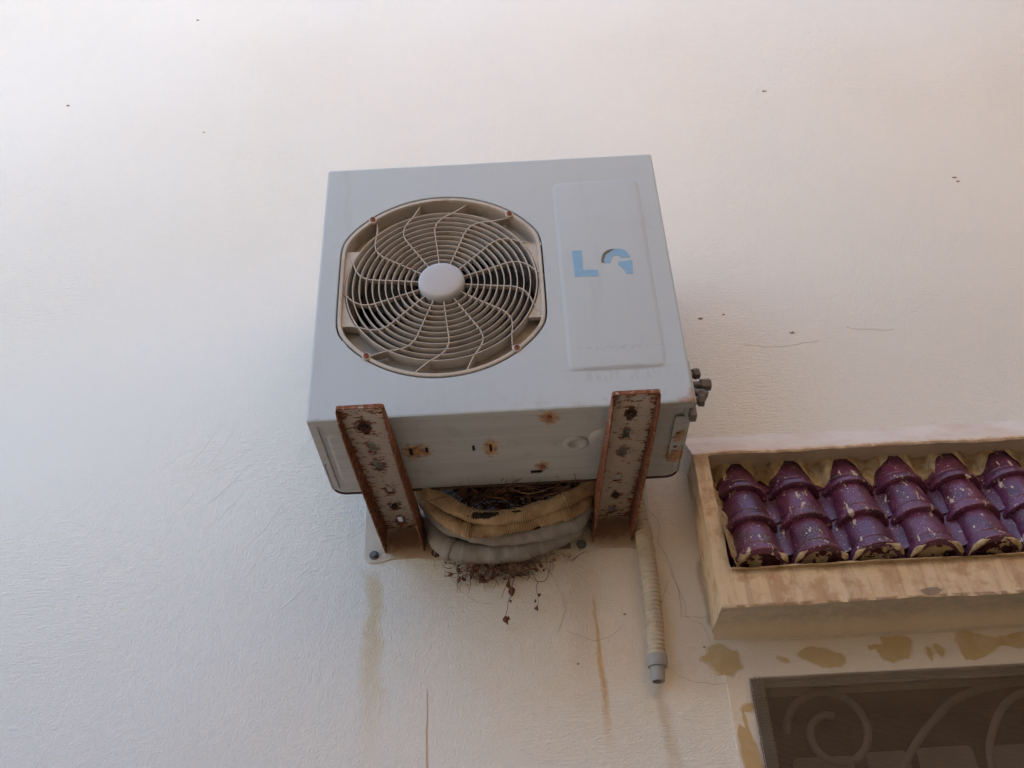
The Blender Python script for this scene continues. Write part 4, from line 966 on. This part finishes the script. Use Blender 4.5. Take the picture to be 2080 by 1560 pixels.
# ------------------------------------------------------------------ nest of twigs, dead vine, straw
rn = random.Random(5)
nest = MB()
def twig(m, p, d, L, r, curl=0.5, n=7, seed=0.0, taper=0.35):
    P = []; q = Vector(p); d = Vector(d).normalized()
    for i in range(n+1):
        P.append(q.copy()); d = (d + noise.noise_vector(q*40+Vector((seed, 0, 0)))*curl).normalized(); q = q + d*(L/n)
    m.tube(P, [r*(1-(1-taper)*i/n) for i in range(n+1)], 4); return P
for k in range(520):
    x = rn.uniform(0.27, 0.56); y = rn.uniform(-0.145, -0.02); z = rn.uniform(2.575, 2.66)+0.03*abs(x-0.42)
    twig(nest, (x, y, z), (rn.uniform(-1, 1), rn.uniform(-.5, .5), rn.uniform(-.35, .25)), rn.uniform(0.03, 0.10), rn.uniform(0.0006, 0.0016), 0.5, 6, k)
for k in range(190):   # under the pipes, against the wall
    x = min(0.54, max(0.235, rn.gauss(0.37, 0.075))); y = rn.uniform(-0.035, -0.004); z = rn.uniform(2.442, 2.482)+0.25*(x-0.37)**2+ (0.02 if x > 0.43 else 0)
    twig(nest, (x, y, z), (rn.uniform(-1, 1), rn.uniform(-.4, .3), rn.uniform(-.9, .4)), rn.uniform(0.015, 0.05), rn.uniform(0.0005, 0.0013), 0.6, 5, k+900)
no = nest.build("bird_nest", 'twig'); no["kind"] = "stuff"; no["label"] = "tangle of dry brown twigs lodged behind and under the pipes"; no["category"] = "nest"
nl = MB()
def leafq(m, c, size, rx, ry, rz, curl=0.5, seed=0):
    rot = Matrix.Rotation(rz, 3, 'Z') @ Matrix.Rotation(ry, 3, 'Y') @ Matrix.Rotation(rx, 3, 'X'); c = Vector(c); o = len(m.v)
    W5 = [0.04, 0.26, 0.32, 0.20, 0.02]
    for i in range(5):
        v = i/4
        for j in (-1, 0, 1):
            q = Vector((j*W5[i], 0.35*curl*abs(j)*W5[i]*2+0.25*curl*math.sin(v*3), v-0.5))*size + noise.noise_vector(Vector((i*1.7, j*2.3, seed)))*size*0.17
            m.v.append(tuple(c + rot @ q))
    for i in range(4):
        for j in range(2): a = o+i*3+j; m.f.append((a, a+1, a+4, a+3))
for k in range(50):
    x = min(0.53, max(0.24, rn.gauss(0.355, 0.06))); y = rn.uniform(-0.035, -0.006); z = rn.uniform(2.436, 2.478)+0.3*(x-0.36)**2
    leafq(nl, (x, y, z), rn.uniform(0.008, 0.020), rn.uniform(-1, 1), rn.uniform(-3, 3), rn.uniform(-3, 3), rn.uniform(0.3, 1.2), k)
for k in range(120):
    leafq(nl, (rn.uniform(0.28, 0.54), rn.uniform(-0.14, -0.03), rn.uniform(2.575, 2.65)), rn.uniform(0.012, 0.03), rn.uniform(-1, 1), rn.uniform(-3, 3), rn.uniform(-3, 3), rn.uniform(0.3, 1.2), k+500)
nlo = nl.build("nest_leaves", 'leaf', no, smooth=True); nlo["kind"] = "stuff"
# dark clump that fills the nest's core
m = MB()
m.grid(lambda u, v: (0.26+0.31*u, -0.135+0.12*v, 2.665-0.03*math.sin(u*math.pi)+0.016*noise.noise(Vector((u*9, v*5, 0)))), 30, 12); m.build("nest_core", 'twig', no, smooth=True)

vine = empty("dead_vine", (0.40, -0.02, 2.47)); tag(vine, "dead brown vine with shrivelled leaves dangling below the grey pipes", "vine")
def stem(pts, r): 
    P = catmull(pts, 6); P = [p + noise.noise_vector(p*60)*0.003 for p in P]
    MB().tube(P, [r*(1-0.5*i/len(P)) for i in range(len(P))], 5).build("stem", 'twig', vine, smooth=True); return P
st = [stem([(0.385, -0.035, 2.475), (0.392, -0.03, 2.44), (0.384, -0.024, 2.40), (0.374, -0.02, 2.365), (0.371, -0.018, 2.335)], 0.0011),
      stem([(0.39, -0.03, 2.455), (0.375, -0.022, 2.42), (0.362, -0.016, 2.392)], 0.0009),
      stem([(0.418, -0.03, 2.48), (0.432, -0.025, 2.45), (0.444, -0.02, 2.425), (0.462, -0.015, 2.43), (0.473, -0.01, 2.455), (0.477, -0.008, 2.48)], 0.0011),
      stem([(0.444, -0.02, 2.425), (0.440, -0.018, 2.405), (0.443, -0.018, 2.385), (0.439, -0.016, 2.365)], 0.0008),
      stem([(0.405, -0.03, 2.47), (0.425, -0.022, 2.44), (0.44, -0.02, 2.425)], 0.0009),
      stem([(0.242, -0.012, 2.462), (0.26, -0.015, 2.456), (0.285, -0.02, 2.462), (0.31, -0.028, 2.472)], 0.0011),
      stem([(0.29, -0.02, 2.47), (0.285, -0.018, 2.452), (0.278, -0.015, 2.442)], 0.0014),
      stem([(0.40, -0.03, 2.475), (0.395, -0.03, 2.452), (0.403, -0.028, 2.44)], 0.0010)]
leaves = [(0.383, 2.418, 0.022), (0.387, 2.402, 0.024), (0.384, 2.378, 0.014), (0.371, 2.335, 0.020), (0.374, 2.342, 0.012), (0.447, 2.392, 0.013), (0.439, 2.363, 0.016), (0.436, 2.378, 0.009), (0.266, 2.438, 0.018), (0.281, 2.440, 0.016), (0.327, 2.437, 0.026), (0.318, 2.445, 0.024), (0.345, 2.444, 0.018), (0.30, 2.45, 0.018), (0.405, 2.443, 0.012), (0.46, 2.45, 0.009), (0.31, 2.462, 0.028), (0.335, 2.468, 0.024), (0.37, 2.466, 0.02), (0.288, 2.468, 0.02), (0.352, 2.455, 0.018)]
for k, (x, z, s) in enumerate(leaves):
    m = MB(); leafq(m, (x, -0.022-0.006*rn.random(), z), s, rn.uniform(-.5, .5), rn.uniform(-.8, .8)+math.pi*(k % 2), rn.uniform(-.9, .9), rn.uniform(0.5, 1.3), k*3.3)
    m.build("leaf", 'leaf', vine, smooth=True)
def strand(label, pts, r=0.0007, mat='straw'):
    P = catmull(pts, 10); P = [p + noise.noise_vector(p*30)*0.002 for p in P]
    tag(MB().tube(P, r, 5).build("straw_strand", mat, None, smooth=True), label, "straw")
strand("thin dry straw caught on the drain hose and the right bracket", [(0.684, -0.075, 2.535), (0.703, -0.058, 2.50), (0.712, -0.05, 2.465)])
strand("long pale straw hanging across the lower drain hose", [(0.729, -0.045, 2.40), (0.716, -0.05, 2.365), (0.70, -0.05, 2.325), (0.688, -0.047, 2.295)])
strand("fine dry tendril on the wall right of the drain hose", [(0.712, -0.004, 2.60), (0.735, -0.004, 2.56), (0.728, -0.004, 2.51), (0.742, -0.004, 2.47), (0.752, -0.004, 2.42), (0.757, -0.004, 2.385), (0.755, -0.004, 2.33)], 0.00045, 'crack')
strand("straw hanging over the left bracket plate beside the grey pipe", [(0.222, -0.045, 2.545), (0.216, -0.04, 2.51), (0.213, -0.035, 2.478), (0.217, -0.03, 2.46)])
strand("pale straw curling out of the nest above the tan pipe", [(0.505, -0.13, 2.61), (0.475, -0.14, 2.592), (0.44, -0.14, 2.582), (0.41, -0.135, 2.592), (0.395, -0.13, 2.603)], 0.0010)
